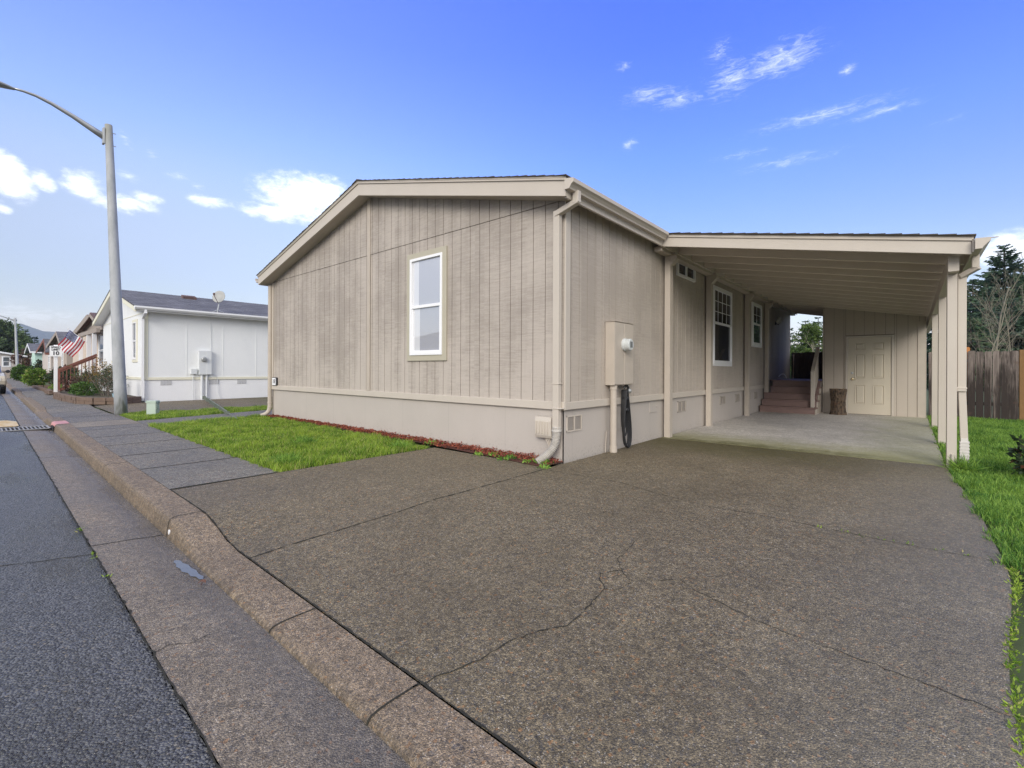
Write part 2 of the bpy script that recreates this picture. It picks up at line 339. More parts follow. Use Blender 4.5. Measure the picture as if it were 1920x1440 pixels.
# ------------------------------------------------------------------ ground levels
SL = .0135
DIPS = [(-1.12, .78, 900, 901), (-16.9, -16.1, -13.3, -12.5), (-31.5, -30.6, -25.4, -24.6), (-46, -45, -40, -39)]
def sm(t): t = min(1., max(0., t)); return t * t * (3 - 2 * t)
def dip(x):
    v = sm((x + 1.12) / .85)
    for a0, a1, b0, b1 in DIPS[1:]: v = max(v, sm((x - a0) / (a1 - a0)) * sm((b1 - x) / (b1 - b0)))
    return v
def gz(x, y):
    t = y + SL * x
    return -.115 * dip(x) * min(1., max(0., (-2.2 - t) / 1.53))
def S(x, t, z): return (x, t - SL * x, z)
XS = [-160, -100, -70] + [-60 + i * 1. for i in range(0, 44)] + [-16.5 + i * .25 for i in range(0, 70)] + [1 + i * .5 for i in range(0, 27)] + [20, 40, 90]
XS = sorted(set(XS))

def rows(name, prof, mat, xs=XS, kind='structure'):
    """a strip along the street; prof(x) -> list of (t, z)"""
    mb = MB(); n = len(prof(0))
    for x in xs: mb.v += [S(x, t, z) for t, z in prof(x)]
    for i in range(len(xs) - 1):
        for k in range(n - 1):
            mb.f.append((i * n + k, (i + 1) * n + k, (i + 1) * n + k + 1, i * n + k + 1)); mb.m.append(0)
    o = mb.build(name, mat, at=(0, 0, 0)); tag(o, kind=kind); return o
for_up = lambda: None

M_SOIL = simple('grassy_soil', (.07, .085, .03), .9, .3, 5., .5, 60.)
M_GROUND = simple('far_ground', (.07, .095, .035), .95, .3, .6, .2, 8.)
g = MB()
xs = [-3200, -160, 90, 3200]
prof = [(-6000, -.30), (-60, -.30), (-12.4, -.30), (-12.3, -.03), (-12.2, -.30), (-4.3, -.30), (-3.6, -.30), (-2.3, -.055), (60, -.055), (6000, -.055)]
prof = [(-3200, -.02), (-60, -.02), (-12.4, -.02), (-12.3, -.30), (-4.3, -.30), (-3.6, -.30), (-2.3, -.055), (60, -.055), (3200, -.055)]
for x in xs: g.v += [(x, t, z) if abs(t) > 100 else S(max(-160, min(160, x)), t, z) if abs(x) < 1000 else (x, t, z) for t, z in prof]
n = len(prof)
for i in range(len(xs) - 1):
    for k in range(n - 1): g.f.append((i * n + k, (i + 1) * n + k, (i + 1) * n + k + 1, i * n + k + 1)); g.m.append(0)
tag(g.build('ground', M_GROUND, at=(0, 0, 0)), kind='structure')

# asphalt road, wet
m, nt = new_mat('wet_asphalt'); p = pos(nt)
s1 = nd(nt, 'ShaderNodeSeparateColor', {0: voro(nt, p, 95.)})
c = mix(nt, ramp(nt, s1.outputs[0], .2, .9), (.050, .050, .053), (.150, .151, .158))
c = mix(nt, ramp(nt, s1.outputs[1], .95, .99, 0., .6), c, (.24, .2, .15))
wet = noise(nt, mp(nt, p, (.5, 1.3, 1)), 1.2, 5, .6)
c = mix(nt, ramp(nt, wet, .4, .7, 0., .5), c, (.045, .048, .056))
h = math_(nt, 'ADD', math_(nt, 'MULTIPLY', voro(nt, p, 95., 'Distance'), -1.), math_(nt, 'MULTIPLY', noise(nt, p, 27., 4, .6), 1.5))
M_ASPHALT = finish(m, nt, c, ramp(nt, wet, .35, .7, .42, .20), bump(nt, h, .95, .014))
rows('road', lambda x: [(-12.35, -.05), (-10.5, -.03), (-8.2, -.02), (-6.3, -.055), (-4.95, -.10), (-4.4405, -.125)], M_ASPHALT)

def wetline(nt, c, s, p):
    t = math_(nt, 'ADD', s.outputs[1], math_(nt, 'MULTIPLY', s.outputs[0], SL))
    k = math_(nt, 'MULTIPLY', ramp(nt, t, -4.35, -4.02), .45)
    return mix(nt, k, c, (.085, .088, .095))
def wetrough(nt, ro, s, p):
    t = math_(nt, 'ADD', s.outputs[1], math_(nt, 'MULTIPLY', s.outputs[0], SL))
    t = math_(nt, 'ADD', t, math_(nt, 'MULTIPLY', math_(nt, 'SUBTRACT', noise(nt, p, 3., 4), .5), .16))
    return math_(nt, 'SUBTRACT', ro, ramp(nt, t, -4.18, -4.04, 0., .26))
M_GUTTER = mat_aggregate('gutter_concrete', (.275, .218, .155), (.14, .118, .092), (.36, .30, .22), .5, .48, wetline, 250., .14, wetrough)
rows('gutter', lambda x: [(-4.437, -.118), (-4.2, -.132), (-4.06, -.148), (-3.995, -.15)], M_GUTTER)
def kerbstain(nt, c, s, p):
    t = math_(nt, 'ADD', s.outputs[1], math_(nt, 'MULTIPLY', s.outputs[0], SL))
    face = math_(nt, 'MULTIPLY', ramp(nt, t, -3.94, -3.965), ramp(nt, s.outputs[2], -.155, -.11, .9, .35))
    st = noise(nt, vec3(nt, math_(nt, 'MULTIPLY', s.outputs[0], 14.), 0., math_(nt, 'MULTIPLY', s.outputs[2], 2.)), 1., 4, .7)
    c = mix(nt, math_(nt, 'MULTIPLY', face, ramp(nt, st, .40, .58, 1., .25)), c, (.075, .06, .045))
    return mix(nt, math_(nt, 'MULTIPLY', face, ramp(nt, st, .60, .70, 0., .8)), c, (.38, .29, .18))
M_KERB = mat_aggregate('kerb_concrete', (.285, .215, .145), (.138, .108, .078), (.38, .27, .17), .5, .62, kerbstain, 250.)
def kprof(x):
    h = .15 - .115 * dip(x); b = -.15
    if h > .1: return [(-3.998, b - .05), (-3.995, b), (-3.978, b + .74 * h), (-3.966, b + .90 * h), (-3.945, b + .975 * h), (-3.915, b + h), (-3.748, b + h)]
    return [(-3.998, b - .05), (-3.995, b), (-3.99 + .02 * (h - .035) / .065, b + .4 * h), (-3.975 + .02 * (h - .035) / .065, b + .7 * h), (-3.95 + .02 * (h - .035) / .065, b + .9 * h), (-3.90, b + h), (-3.752, b + h)]
o = rows('kerb', kprof, M_KERB)


# pavement slabs: sidewalk, driveway, carport slab, paths
M_SIDEWALK = mat_aggregate('sidewalk_concrete', (.222, .203, .172), (.115, .107, .096), (.36, .32, .27), .55, .62, None, 240., .08)
M_LIGHTSLAB = mat_aggregate('pale_sidewalk_concrete', (.30, .255, .20), (.22, .19, .15), (.38, .33, .26), .25, .65, None, 300.)
def damp_sheen(nt, c, s, p):
    # wet sheen painted pale grey towards the right-hand side, mossy brown near the carport
    k = ramp(nt, math_(nt, 'ADD', s.outputs[0], math_(nt, 'MULTIPLY', noise(nt, p, 1.1, 4), 1.2)), 3.1, 4.5, 0., .45)
    c = mix(nt, k, c, mix(nt, .55, c, (.24, .235, .205)))
    n = noise(nt, p, 2.2, 5, .6)
    y = math_(nt, 'ADD', s.outputs[1], math_(nt, 'MULTIPLY', n, 1.6))
    k2 = math_(nt, 'MULTIPLY', ramp(nt, y, 2.0, 3.6), ramp(nt, s.outputs[0], 4.2, 1.6, .12, .74))
    return mix(nt, k2, c, (.075, .068, .022))
M_DRIVE = mat_aggregate('driveway_exposed_aggregate', (.196, .155, .094), (.084, .070, .050), (.34, .27, .17), .52, .60, damp_sheen, 250., .08)
M_JOINT = simple('dark_joint', (.030, .028, .020), .95, .45, 30.)
def sheet(name, mat, x0, x1, tl, tr, nx, ny, z0=0., tmode=True, extra=()):
    mb = MB()
    for i in range(nx + 1):
        x = x0 + (x1 - x0) * i / nx
        for k in range(ny + 1):
            t = tl + (tr - tl) * k / ny; y = t - SL * x if tmode else t
            mb.v.append((x, y, gz(x, y) + z0))
    for i in range(nx):
        for k in range(ny):
            a_ = i * (ny + 1) + k; mb.f.append((a_, a_ + ny + 1, a_ + ny + 2, a_ + 1)); mb.m.append(0)
    return mb
def strip_on(mb, pts, w, mi, lift=.003, jit=0., seed=1):
    rnd = random.Random(seed); P = []
    for i in range(len(pts) - 1):
        (xa, ya), (xb, yb) = pts[i], pts[i + 1]; L = math.hypot(xb - xa, yb - ya); n_ = max(1, int(L / (.028 if jit else .06)))
        for k in range(n_): P.append((xa + (xb - xa) * k / n_ + rnd.uniform(-jit, jit), ya + (yb - ya) * k / n_ + rnd.uniform(-jit, jit)))
    P.append(pts[-1]); vs = []
    for i, (x, y) in enumerate(P):
        ax, ay = P[max(0, i - 1)]; bx, by = P[min(len(P) - 1, i + 1)]; L = math.hypot(bx - ax, by - ay) or 1
        nx_, ny_ = -(by - ay) / L, (bx - ax) / L; ww = w / 2 * (1 if jit == 0 else rnd.uniform(.15, 1.35))
        for sgn in (1, -1):
            X, Y = x + nx_ * ww * sgn, y + ny_ * ww * sgn; vs.append((X, Y, gz(X, Y) + lift))
    mb.add(vs, [(2 * i, 2 * i + 1, 2 * i + 3, 2 * i + 2) for i in range(len(P) - 1)], mi)
CR = {'A':[(1.853, -3.809), (1.887, -3.679), (1.95, -3.515), (1.967, -3.355), (2.034, -3.194), (2.12, -3.089), (2.122, -2.947), (2.112, -2.768), (2.096, -2.664), (2.036, -2.613), (2.0, -2.532), (2.079, -2.427)], 'B':[(1.993, -2.319), (2.088, -2.437), (2.182, -2.509), (2.259, -2.447), (2.403, -2.336), (2.498, -2.39), (2.682, -2.449), (2.845, -2.502), (2.985, -2.527), (3.207, -2.536), (3.367, -2.553), (3.524, -2.571), (3.681, -2.593)], 'C':[(2.102, -2.674), (2.172, -2.638), (2.191, -2.525)], 'D':[(1.993, -2.319), (1.979, -2.121), (1.931, -1.9)], 'kj1':[(-0.073, -3.742), (-0.059, -3.483), (-0.004, -3.092), (0.056, -2.58), (0.079, -1.913), (0.061, -1.096), (0.044, -0.481)], 'kj2':[(0.127, -0.487), (1.063, -0.466), (1.522, -0.634), (2.062, -0.748), (2.44, -0.718), (2.857, -0.739), (3.246, -0.772), (3.555, -0.775), (3.852, -0.766)], 'kr':[(-0.05, -3.771), (0.875, -3.807), (2.136, -3.83)],}
# driveway: from the kerb to the carport slab, with its saw joints and cracks
dv = sheet('d', 0, -2.15, 3.86, -3.744, -2.0, 40, 12)
def ysheet(mb, x0f, x1f, y0, y1, nx, ny):
    base = len(mb.v)
    for k in range(ny + 1):
        y = y0 + (y1 - y0) * k / ny; xa, xb = x0f(y), x1f(y)
        for i in range(nx + 1):
            x = xa + (xb - xa) * i / nx; mb.v.append((x, y, 0.))
    for k in range(ny):
        for i in range(nx):
            a_ = base + k * (nx + 1) + i; mb.f.append((a_, a_ + 1, a_ + nx + 2, a_ + nx + 1)); mb.m.append(0)
dv2 = MB()
# right edge wanders a little
edge = lambda y: 3.86 - .10 * sm((y - .5) / 2.5) - (.17 * sm((-.8 - y) / 1.9) if y < -.8 else 0)
dv.v = []; dv.f = []; dv.m = []
NX, NY = 44, 60
for k in range(NY + 1):
    for i in range(NX + 1):
        f_ = i / NX; t0 = -3.7445; tt = t0 + (3.06 - t0) * (k / NY)
        xl = -2.16; xr = edge(tt); x = xl + (xr - xl) * f_; y = tt - SL * x * max(0, min(1, (-1.5 - tt) / 2))
        dv.v.append((x, y, gz(x, y)))
for k in range(NY):
    for i in range(NX):
        a_ = k * (NX + 1) + i
        cx = (dv.v[a_][0] + dv.v[a_ + 1][0]) / 2; cy = (dv.v[a_][1] + dv.v[a_ + NX + 1][1]) / 2
        if cx < 0 and cy > -.33: continue
        dv.f.append((a_, a_ + 1, a_ + NX + 2, a_ + NX + 1)); dv.m.append(0)
strip_on(dv, CR['kj1'], .016, 1, jit=.0015)
strip_on(dv, [(-2.15 + i * .25, -3.7425 - SL * (-2.15 + i * .25)) for i in range(24)], .011, 1, jit=.0025, seed=15)
strip_on(dv, CR['kj2'], .007, 1, jit=.002)
strip_on(dv, [(-2.13, -3.70), (-2.16, -2.72)], .014, 1)
for nm, w_, sd in (('A', .0075, 3), ('B', .0042, 5), ('C', .004, 6), ('D', .0034, 8)): strip_on(dv, CR[nm], w_, 1, jit=.007, seed=sd)
tag(dv.build('driveway', [M_DRIVE, M_JOINT], at=(0, 0, 0)), kind='structure')
sw = MB()
jx = [-2.172, -3.53, -4.77, -6.03, -7.30, -8.70]
def slab(mb, xa, xb, mi=0):
    n_ = max(1, int(abs(xb - xa) / .25)); g0 = .006
    base = len(mb.v); xa, xb = min(xa, xb) + g0, max(xa, xb) - g0
    for i in range(n_ + 1):
        x = xa + (xb - xa) * i / n_
        for k in range(7):
            t = -3.7445 + (-2.695 + 3.7445) * k / 6; y = t - SL * x; mb.v.append((x, y, gz(x, y)))
    for i in range(n_):
        for k in range(6):
            a_ = base + i * 7 + k; mb.f.append((a_, a_ + 7, a_ + 8, a_ + 1)); mb.m.append(mi)
for xa, xb in zip(jx[1:], jx[:-1]): slab(sw, xa, xb)
slab(sw, -9.35, -8.70); slab(sw, -10.62, -9.35, 1)
x = -10.62
while x > -60: slab(sw, x - 1.6, x); x -= 1.6
slab(sw, -100, x)
for i in range(8): slab(sw, 3.80 + 1.5 * i, 5.30 + 1.5 * i)
# widened part of the pavement right of the drive
wb = len(sw.v)
for x in (3.93, 6, 9, 15):
    for y in (-2.70 - SL * x, -1.8, -.86): sw.v.append((x, y, gz(x, y) if y < -2 else 0.))
for i in range(3):
    for k in range(2): a_ = wb + i * 3 + k; sw.f.append((a_, a_ + 3, a_ + 4, a_ + 1)); sw.m.append(0)
tag(sw.build('sidewalk', [M_SIDEWALK, M_LIGHTSLAB], at=(0, 0, 0)), kind='structure')
# narrow walk between the two lawns, and the neighbour's driveway
w1 = MB(); w1.add([(-8.75, -2.57, .0), (-10.05, -2.55, .0), (-10.95, .7, .0), (-11.6, 6, .0), (-9.9, 6, 0), (-9.28, .05, .0)], [(0, 1, 2, 3, 4, 5)][:1])
tag(w1.build('path', M_SIDEWALK, at=(0, 0, 0)), kind='structure')
nb = MB(); nb.add([(-12.62, -2.53, 0), (-16.4, -2.46, 0), (-17.36, -1.0, 0), (-17.36, 16, .05), (-12.0, 16, .0), (-12.27, 1.3, 0)], [(0, 1, 2, 3, 4, 5)])
tag(nb.build('neighbour_driveway', M_DRIVE, at=(0, 0, 0)), kind='structure')
# carport slab: smoother concrete, mossy front edge
def mossy(nt, c, s, p):
    n = noise(nt, p, 2.6, 5, .65); y = math_(nt, 'ADD', s.outputs[1], math_(nt, 'MULTIPLY', n, 1.5))
    c = mix(nt, ramp(nt, y, 5.5, 4.0, 0., .75), c, (.25, .24, .10)); c = mix(nt, ramp(nt, y, 4.35, 3.75, 0., .85), c, (.115, .108, .045))
    x = math_(nt, 'ADD', s.outputs[0], math_(nt, 'MULTIPLY', noise(nt, p, 1.9, 5), 1.5))
    c = mix(nt, ramp(nt, x, 3.0, 4.3, 0., .6), c, (.27, .27, .14))
    st = noise(nt, mp(nt, p, (.6, 2.4, 1)), 1.6, 5, .7)
    return mix(nt, ramp(nt, st, .55, .72, 0., .5), c, (.25, .23, .20))
M_SLAB = mat_aggregate('carport_concrete', (.58, .545, .505), (.46, .43, .395), (.62, .60, .57), .2, .6, mossy, 90.)
cs = MB(); cs.box(0.012, 3.075, -.12, 3.75, 15, .004)
tag(cs.build('carport_slab', M_SLAB, at=(0, 0, 0)), kind='structure')

# ------------------------------------------------------------------ the beige manufactured home
home = empty('manufactured_home', (-4.45, 0, 0), 'large beige manufactured home with weathered grooved siding and tall white gable window', 'house')
PX, WE = -4.47, -8.94          # ridge, west wall
sof = lambda x: 3.445 + .245 * (4.47 - abs(x - PX))
GP = .2057
def planks(mb, h0, h1, org, zb, zt, front, axis, gw=.012, gd=.010, mi=0):
    """grooved panel: axis 'x' -> wall in plane y=front facing -y; axis 'y' -> wall in plane x=front facing +x"""
    k0 = math.floor((h0 - org) / GP)
    cuts = [h0] + [org + k * GP for k in range(k0, k0 + int((h1 - h0) / GP) + 3) if h0 + .02 < org + k * GP < h1 - .02] + [h1]
    def P(h, dp, z): return (h, front + dp, z) if axis == 'x' else (front - dp, h, z)
    for a_, b_ in zip(cuts[:-1], cuts[1:]):
        a2, b2 = a_ + gw / 2, b_ - gw / 2
        za, zb_ = zt(a2), zt(b2); mid = PX if (axis == 'x' and a2 < PX < b2) else None
        if mid is None:
            mb.add([P(a2, 0, zb), P(b2, 0, zb), P(b2, 0, zb_), P(a2, 0, za)], [(0, 1, 2, 3)], mi)
        else:
            mb.add([P(a2, 0, zb), P(b2, 0, zb), P(b2, 0, zb_), P(mid, 0, zt(mid)), P(a2, 0, za)], [(0, 1, 2, 3, 4)], mi)
        mb.add([P(a2, 0, zb), P(a2, 0, za), P(a2, gd, za), P(a2, gd, zb)], [(0, 1, 2, 3)], mi)
        mb.add([P(b2, 0, zb), P(b2, 0, zb_), P(b2, gd, zb_), P(b2, gd, zb)], [(0, 1, 2, 3)], mi)
        mb.add([P(b2, gd, zb), P(b2 + gw, gd, zb), P(b2 + gw, gd, zb_), P(b2, gd, zb_)], [(0, 1, 2, 3)], 1)
w = MB()
planks(w, WE, 0, -.306, .78, lambda x: 3.405, 0, 'x')
planks(w, WE, 0, -.306, 3.412, lambda x: sof(x) + .02, -.007, 'x')
w.add([(WE, -.007, 3.412), (0, -.007, 3.412), (0, .012, 3.412), (WE, .012, 3.412)], [(0, 1, 2, 3)])
w.add([(WE, .011, 3.40), (0, .011, 3.40), (0, .011, 3.415), (WE, .011, 3.415)], [(0, 1, 2, 3)], 1)
w.build('gable_siding', [M_SIDING, M_GROOVE], home)
w = MB(); planks(w, 0, 14.9, .155, .78, lambda x: 3.44, 0, 'y')
w.build('side_siding', [M_SIDE2, M_GROOVE], home)
w = MB(); w.box(WE + .02, .03, 0, -.03, 14.88, 3.4); w.box(WE + .03, .04, 3.4, -.04, .2, 3.44)
w.build('core_wall', M_GROOVE, home)
b = MB()
b.box(WE, .018, -.06, -.018, .03, .685)
b.box(-.03, .018, -.06, -.018, 14.9, .685)
b.box(WE, .018, -.06, WE + .02, 14.9, .685)
b.build('skirting', M_SKIRT, home)
b = MB(); b.box(WE, -.026, .682, .026, .0, .792); b.box(0, .0, .682, .026, 14.9, .786)
b.build('skirt_trim', M_TRIM, home, bevel=.006)
b = MB(); b.box(-4.575, -.026, .795, -4.475, -.008, sof(-4.525) - .005); b.build('centre_batten', M_TRIM2, home, bevel=.004)
b = MB(); b.box(-.004, -.002, .787, .022, .115, 3.42); b.build('corner_board', M_TRIM, home, bevel=.004)
b = MB(); b.box(WE - .02, -.022, .795, WE + .07, -.001, 3.40); b.build('corner_board', M_TRIM, home, bevel=.004)
b = MB(); b.box(WE - .01, .0, .0, WE, 14.9, 3.4); b.build('far_side_siding', M_SIDE2, home)
b = MB(); b.prism([(WE, 0), (0, 0), (0, 3.44), (PX, sof(PX)), (WE, 3.44)], 'y', 14.88, 14.9); b.build('rear_siding', M_SIDE2, home)
# roof
EX, EW = .20, -9.14; rz = lambda x, o=0.: 4.735 - .2495 * abs(x - PX) + o
r_ = MB()
for sx in (EX, EW):
    r_.add([(PX, -.30, rz(PX)), (sx, -.30, rz(sx)), (sx, 15.1, rz(sx)), (PX, 15.1, rz(PX)), (PX, -.30, rz(PX) - .02), (sx, -.30, rz(sx) - .02), (sx, 15.1, rz(sx) - .02), (PX, 15.1, rz(PX) - .02)],
           [(0, 1, 2, 3), (4, 5, 6, 7), (0, 1, 5, 4), (1, 2, 6, 5), (2, 3, 7, 6)])
r_.build('roof_deck', M_TRIM2, home)
r_ = MB(); rr = random.Random(4)
for sgn, sx in ((1, EX), (-1, EW)):
    L = abs(sx - PX) + .03; nC = int(L / .145) + 1
    for i in range(nC):
        d0 = i * .145; d1 = min(L, d0 + .175)
        e = rr.uniform(-.002, .004)
        p = [(PX + sgn * d0, rz(PX + sgn * d0, .004)), (PX + sgn * d1, rz(PX + sgn * d1, .016 + e)), (PX + sgn * d1, rz(PX + sgn * d1, .004)), (PX + sgn * d0, rz(PX + sgn * d0, .001))]
        r_.prism(p, 'y', -.315 + rr.uniform(-.006, .004), 15.1)
r_.prism([(PX - .16, rz(PX - .16, .02)), (PX, rz(PX, .03)), (PX + .16, rz(PX + .16, .02)), (PX, rz(PX, .005))], 'y', -.318, 15.1)
r_.build('shingles', M_SHINGLE, home)
b = MB()
for sx in (EX, EW):
    b.prism([(PX, rz(PX, -.022)), (sx, rz(sx, -.022)), (sx, rz(sx, -.235)), (PX, rz(PX, -.262))], 'y', -.275, -.238)
b.build('barge_board', M_TRIM, home)
b = MB()
for sx, c_ in ((EX, 1), (EW, -1)):
    b.prism([(PX, rz(PX, -.002)), (sx + .01 * c_, rz(sx, -.004)), (sx + .01 * c_, rz(sx, -.046)), (PX, rz(PX, -.046))], 'y', -.295, -.2755)
b.build('rake_trim', M_TRIM, home)
b = MB()
for sx in (EX, EW): b.quad((PX, -.24, rz(PX, -.235)), (sx, -.24, rz(sx, -.225)), (sx, .0, rz(sx, -.225)), (PX, .0, rz(PX, -.235)))
b.quad((EX, -.2, 3.445), (-.01, -.2, 3.445), (-.01, 15, 3.445), (EX, 15, 3.445)); b.quad((EW, -.2, 3.445), (WE, -.2, 3.445), (WE, 15, 3.445), (EW, 15, 3.445))
b.build('soffit', M_TRIM2, home)
b = MB(); b.box(.165, -.236, 3.322, .20, 15.1, 3.535); b.build('fascia', M_TRIM, home, bevel=.003)
b = MB(); b.box(EW, -.236, 3.33, EW + .035, 15.1, 3.56); b.build('fascia', M_TRIM, home, bevel=.003)
b = MB()
gut = [(.202, 3.405), (.268, 3.405), (.275, 3.425), (.300, 3.452), (.330, 3.472), (.332, 3.520), (.322, 3.522), (.318, 3.48), (.27, 3.44), (.21, 3.42)]
b.prism(gut, 'y', -.30, 2.60)
b.prism([(.202, 3.405), (.268, 3.405), (.300, 3.452), (.332, 3.472), (.332, 3.520), (.202, 3.54)], 'y', -.302, -.296); b.prism([(.202, 3.405), (.268, 3.405), (.300, 3.452), (.332, 3.472), (.332, 3.520), (.202, 3.54)], 'y', 2.595, 2.6)
b.build('gutter', M_TRIM, home)
b = MB(); b.prism([(2 * PX - q[0], q[1] - .015) for q in gut][::-1], 'y', -.30, 15)
b.build('gutter', M_TRIM, home)
def flex(mb, pts, r, step=.016):
    """corrugated hose"""
    P = []; pts = [Vector(p) for p in pts]
    for i in range(len(pts) - 1):
        n_ = max(2, int((pts[i + 1] - pts[i]).length / (step / 2)))
        for k in range(n_): P.append(pts[i].lerp(pts[i + 1], k / n_))
    mb.tube(P, [r * (1.08 if i % 2 else .80) for i in range(len(P))], 14)
def bez(p0, p1, p2, p3, n_=10):
    p0, p1, p2, p3 = map(Vector, (p0, p1, p2, p3))
    return [p0 * (1 - t) ** 3 + p1 * 3 * t * (1 - t) ** 2 + p2 * 3 * t * t * (1 - t) + p3 * t ** 3 for t in [i / n_ for i in range(n_ + 1)]]
ds = MB(); ds.rtube([(.262, -.12, 3.42), (.262, -.12, 3.275)], .085, .07, up=(0, 1, 0)); ds.beam((.29, -.12, 3.30), (-.085, -.075, 3.215), .075, .07)
ds.rtube([(-.062, -.068, 3.26), (-.062, -.068, .44)], .094, .075, up=(0, 1, 0))
ds.box(-.125, -.115, .70, .03, -.02, .715); ds.box(-.122, -.113, 1.02, -.002, -.022, 1.03)
dso = ds.build('downspout', M_TRIM, home, bevel=.006)
fx = MB(); flex(fx, bez((-.062, -.07, .47), (-.062, -.07, .2), (-.075, -.12, .16), (-.21, -.30, .02), 14), .055)
fx.lathe([(.063, 0), (.063, .03)], (-.062, -.07, .41), 12)
fx.build('drain_hose', simple('white_corrugated_hose', (.53, .50, .46), .5, .06), dso)
ds = MB(); ds.tube([(WE - .03, -.05, 3.32), (WE - .03, -.05, .30)] + bez((WE - .03, -.05, .30), (WE - .03, -.05, .15), (WE - .03, -.08, .06), (WE - .12, -.24, .02), 6)[1:], .05, 10)
ds.lathe([(.058, 0), (.058, .04)], (WE - .03, -.05, .33), 12); ds.lathe([(.058, 0), (.058, .03)], (WE - .03, -.05, .22), 12)
ds.build('downspout', M_TRIM2, home, smooth=False)

def window(parent, x0, x1, z0, z1, plane, axis, glass_t, glass_b, casing=None, split=.5, cas=.06, grid=None, slider=False, cmat=None, sub=True):
    """vinyl single-hung window; plane = wall plane; axis 'x' faces -y, 'y' faces +x, 'xm' faces -x ..."""
    def B(mb, h0, h1, za, zb, d0, d1, mi=0):
        if axis == 'x': mb.box(h0, plane - d0, za, h1, plane - d1, zb, mi)
        else: mb.box(plane + d0, h0, za, plane + d1, h1, zb, mi)
    f = MB(); fw = .045
    B(f, x0, x0 + fw, z0, z1, .0, .045); B(f, x1 - fw, x1, z0, z1, .0, .045)
    B(f, x0 + fw, x1 - fw, z1 - fw, z1, .0, .045); B(f, x0 + fw, x1 - fw, z0, z0 + fw, .0, .045)
    zm = z0 + (z1 - z0) * split; xm = (x0 + x1) / 2
    if slider: B(f, xm - .02, xm + .02, z0 + fw, z1 - fw, .0, .04)
    else:
        B(f, x0 + fw, x1 - fw, zm - .03, zm + .02, .0, .04)
        B(f, x0 + fw, x0 + fw + .03, z0 + fw, zm - .03, .0, .03); B(f, x1 - fw - .03, x1 - fw, z0 + fw, zm - .03, .0, .03)
        B(f, x0 + fw + .03, x1 - fw - .03, z0 + fw, z0 + fw + .035, .0, .03)
    if grid:
        nx_, nz_ = grid
        for i in range(1, nx_):
            x = x0 + fw + (x1 - x0 - 2 * fw) * i / nx_; B(f, x - .007, x + .007, zm + .02, z1 - fw, .006, .016)
        for i in range(1, nz_):
            z = zm + .02 + (z1 - fw - zm - .02) * i / nz_; B(f, x0 + fw, x1 - fw, z - .007, z + .007, .006, .0155)
    fo = f.build('window', M_WHITE, parent, at=((x0 + x1) / 2, plane, z0) if axis == 'x' else (plane, (x0 + x1) / 2, z0), bevel=.003)
    if slider: panes = [(x0 + fw, xm - .02, z0 + fw, z1 - fw, glass_t), (xm + .02, x1 - fw, z0 + fw, z1 - fw, glass_b)]
    else: panes = [(x0 + fw, x1 - fw, zm + .02, z1 - fw, glass_t), (x0 + fw + .03, x1 - fw - .03, z0 + fw + .035, zm - .03, glass_b)]
    for h0, h1, za, zb, gm in panes:
        q = MB(); B(q, h0 - .004, h1 + .004, za - .004, zb + .004, -.004, .008); 
        if gm is M_GLASS_F: B(q, h0 - .002 + (.01 if za > zm - .1 else 0), h0 + .17, za - .002, zb + .002, .0082, .009, 1)
        q.build('pane', [gm, M_GLASS_C] if gm is M_GLASS_F else gm, fo)
    if casing:
        c_ = MB(); k = cas
        B(c_, x0 - k, x0, z0 - k, z1 + k, .0, .03); B(c_, x1, x1 + k, z0 - k, z1 + k, .0, .03)
        B(c_, x0, x1, z1, z1 + k, .0, .03); B(c_, x0, x1, z0 - k, z0, .0, .03)
        c_.build('casing', cmat or M_TRIM2, fo, bevel=.003)
    return fo
M_CASE = simple('olive_beige_casing', (.44, .405, .315), .6, .05, 4.)
window(home, -3.205, -2.36, 1.447, 3.11, 0, 'x', M_GLASS_F, M_GLASS_F, True, .50, .095, cmat=M_CASE)
window(home, 3.77, 4.72, 3.03, 3.32, 0, 'y', M_GLASS_D, M_GLASS_D, slider=True)
window(home, 5.93, 7.32, 1.365, 3.10, 0, 'y', M_GLASS_D, M_GLASS_D, True, .545, .05, (4, 3), cmat=M_WHITE)
window(home, 9.36, 10.38, 1.945, 3.11, 0, 'y', M_GLASS_D, M_GLASS_D, True, .53, .05, (2, 2), cmat=M_WHITE)
M_VENT = simple('vent_louvre_paint', (.40, .355, .305), .6, .08)
for y0, y1, z0, z1, v_ in [(.09, .455, .385, .60, 1), (3.92, 4.34, .39, .61, 0), (6.55, 6.95, .40, .60, 0), (7.85, 8.2, .40, .60, 0), (8.95, 9.3, .40, .60, 0), (9.75, 10.05, .4, .6, 0)]:
    b = MB(); X = -.018; e = .018
    b.box(X, y0, z0, X + .012, y0 + e, z1); b.box(X, y1 - e, z0, X + .012, y1, z1); b.box(X, y0, z1 - e, X + .0115, y1, z1); b.box(X, y0, z0, X + .0115, y1, z0 + e)
    ym = (y0 + y1) / 2; b.box(X, ym - .012, z0, X + .0118, ym + .012, z1)
    nz = 14
    for i in range(nz):
        z = z0 + e + (z1 - z0 - 2 * e) * (i + .5) / nz
        b.add([(X + .002, y0, z - .004), (X + .002, y1, z - .004), (X + .009, y1, z + .003), (X + .009, y0, z + .003)], [(0, 1, 2, 3)], 1)
    b.build('vent', [M_TRIM if v_ else M_VENT, M_VENT], home)
b = MB(); b.box(-.018, 2.64, .47, -.008, 2.93, .69 - .03); b.box(-.01, 2.90, .55, .0, 2.915, .58); b.build('access_hatch', M_SKIRT, home, bevel=.003)
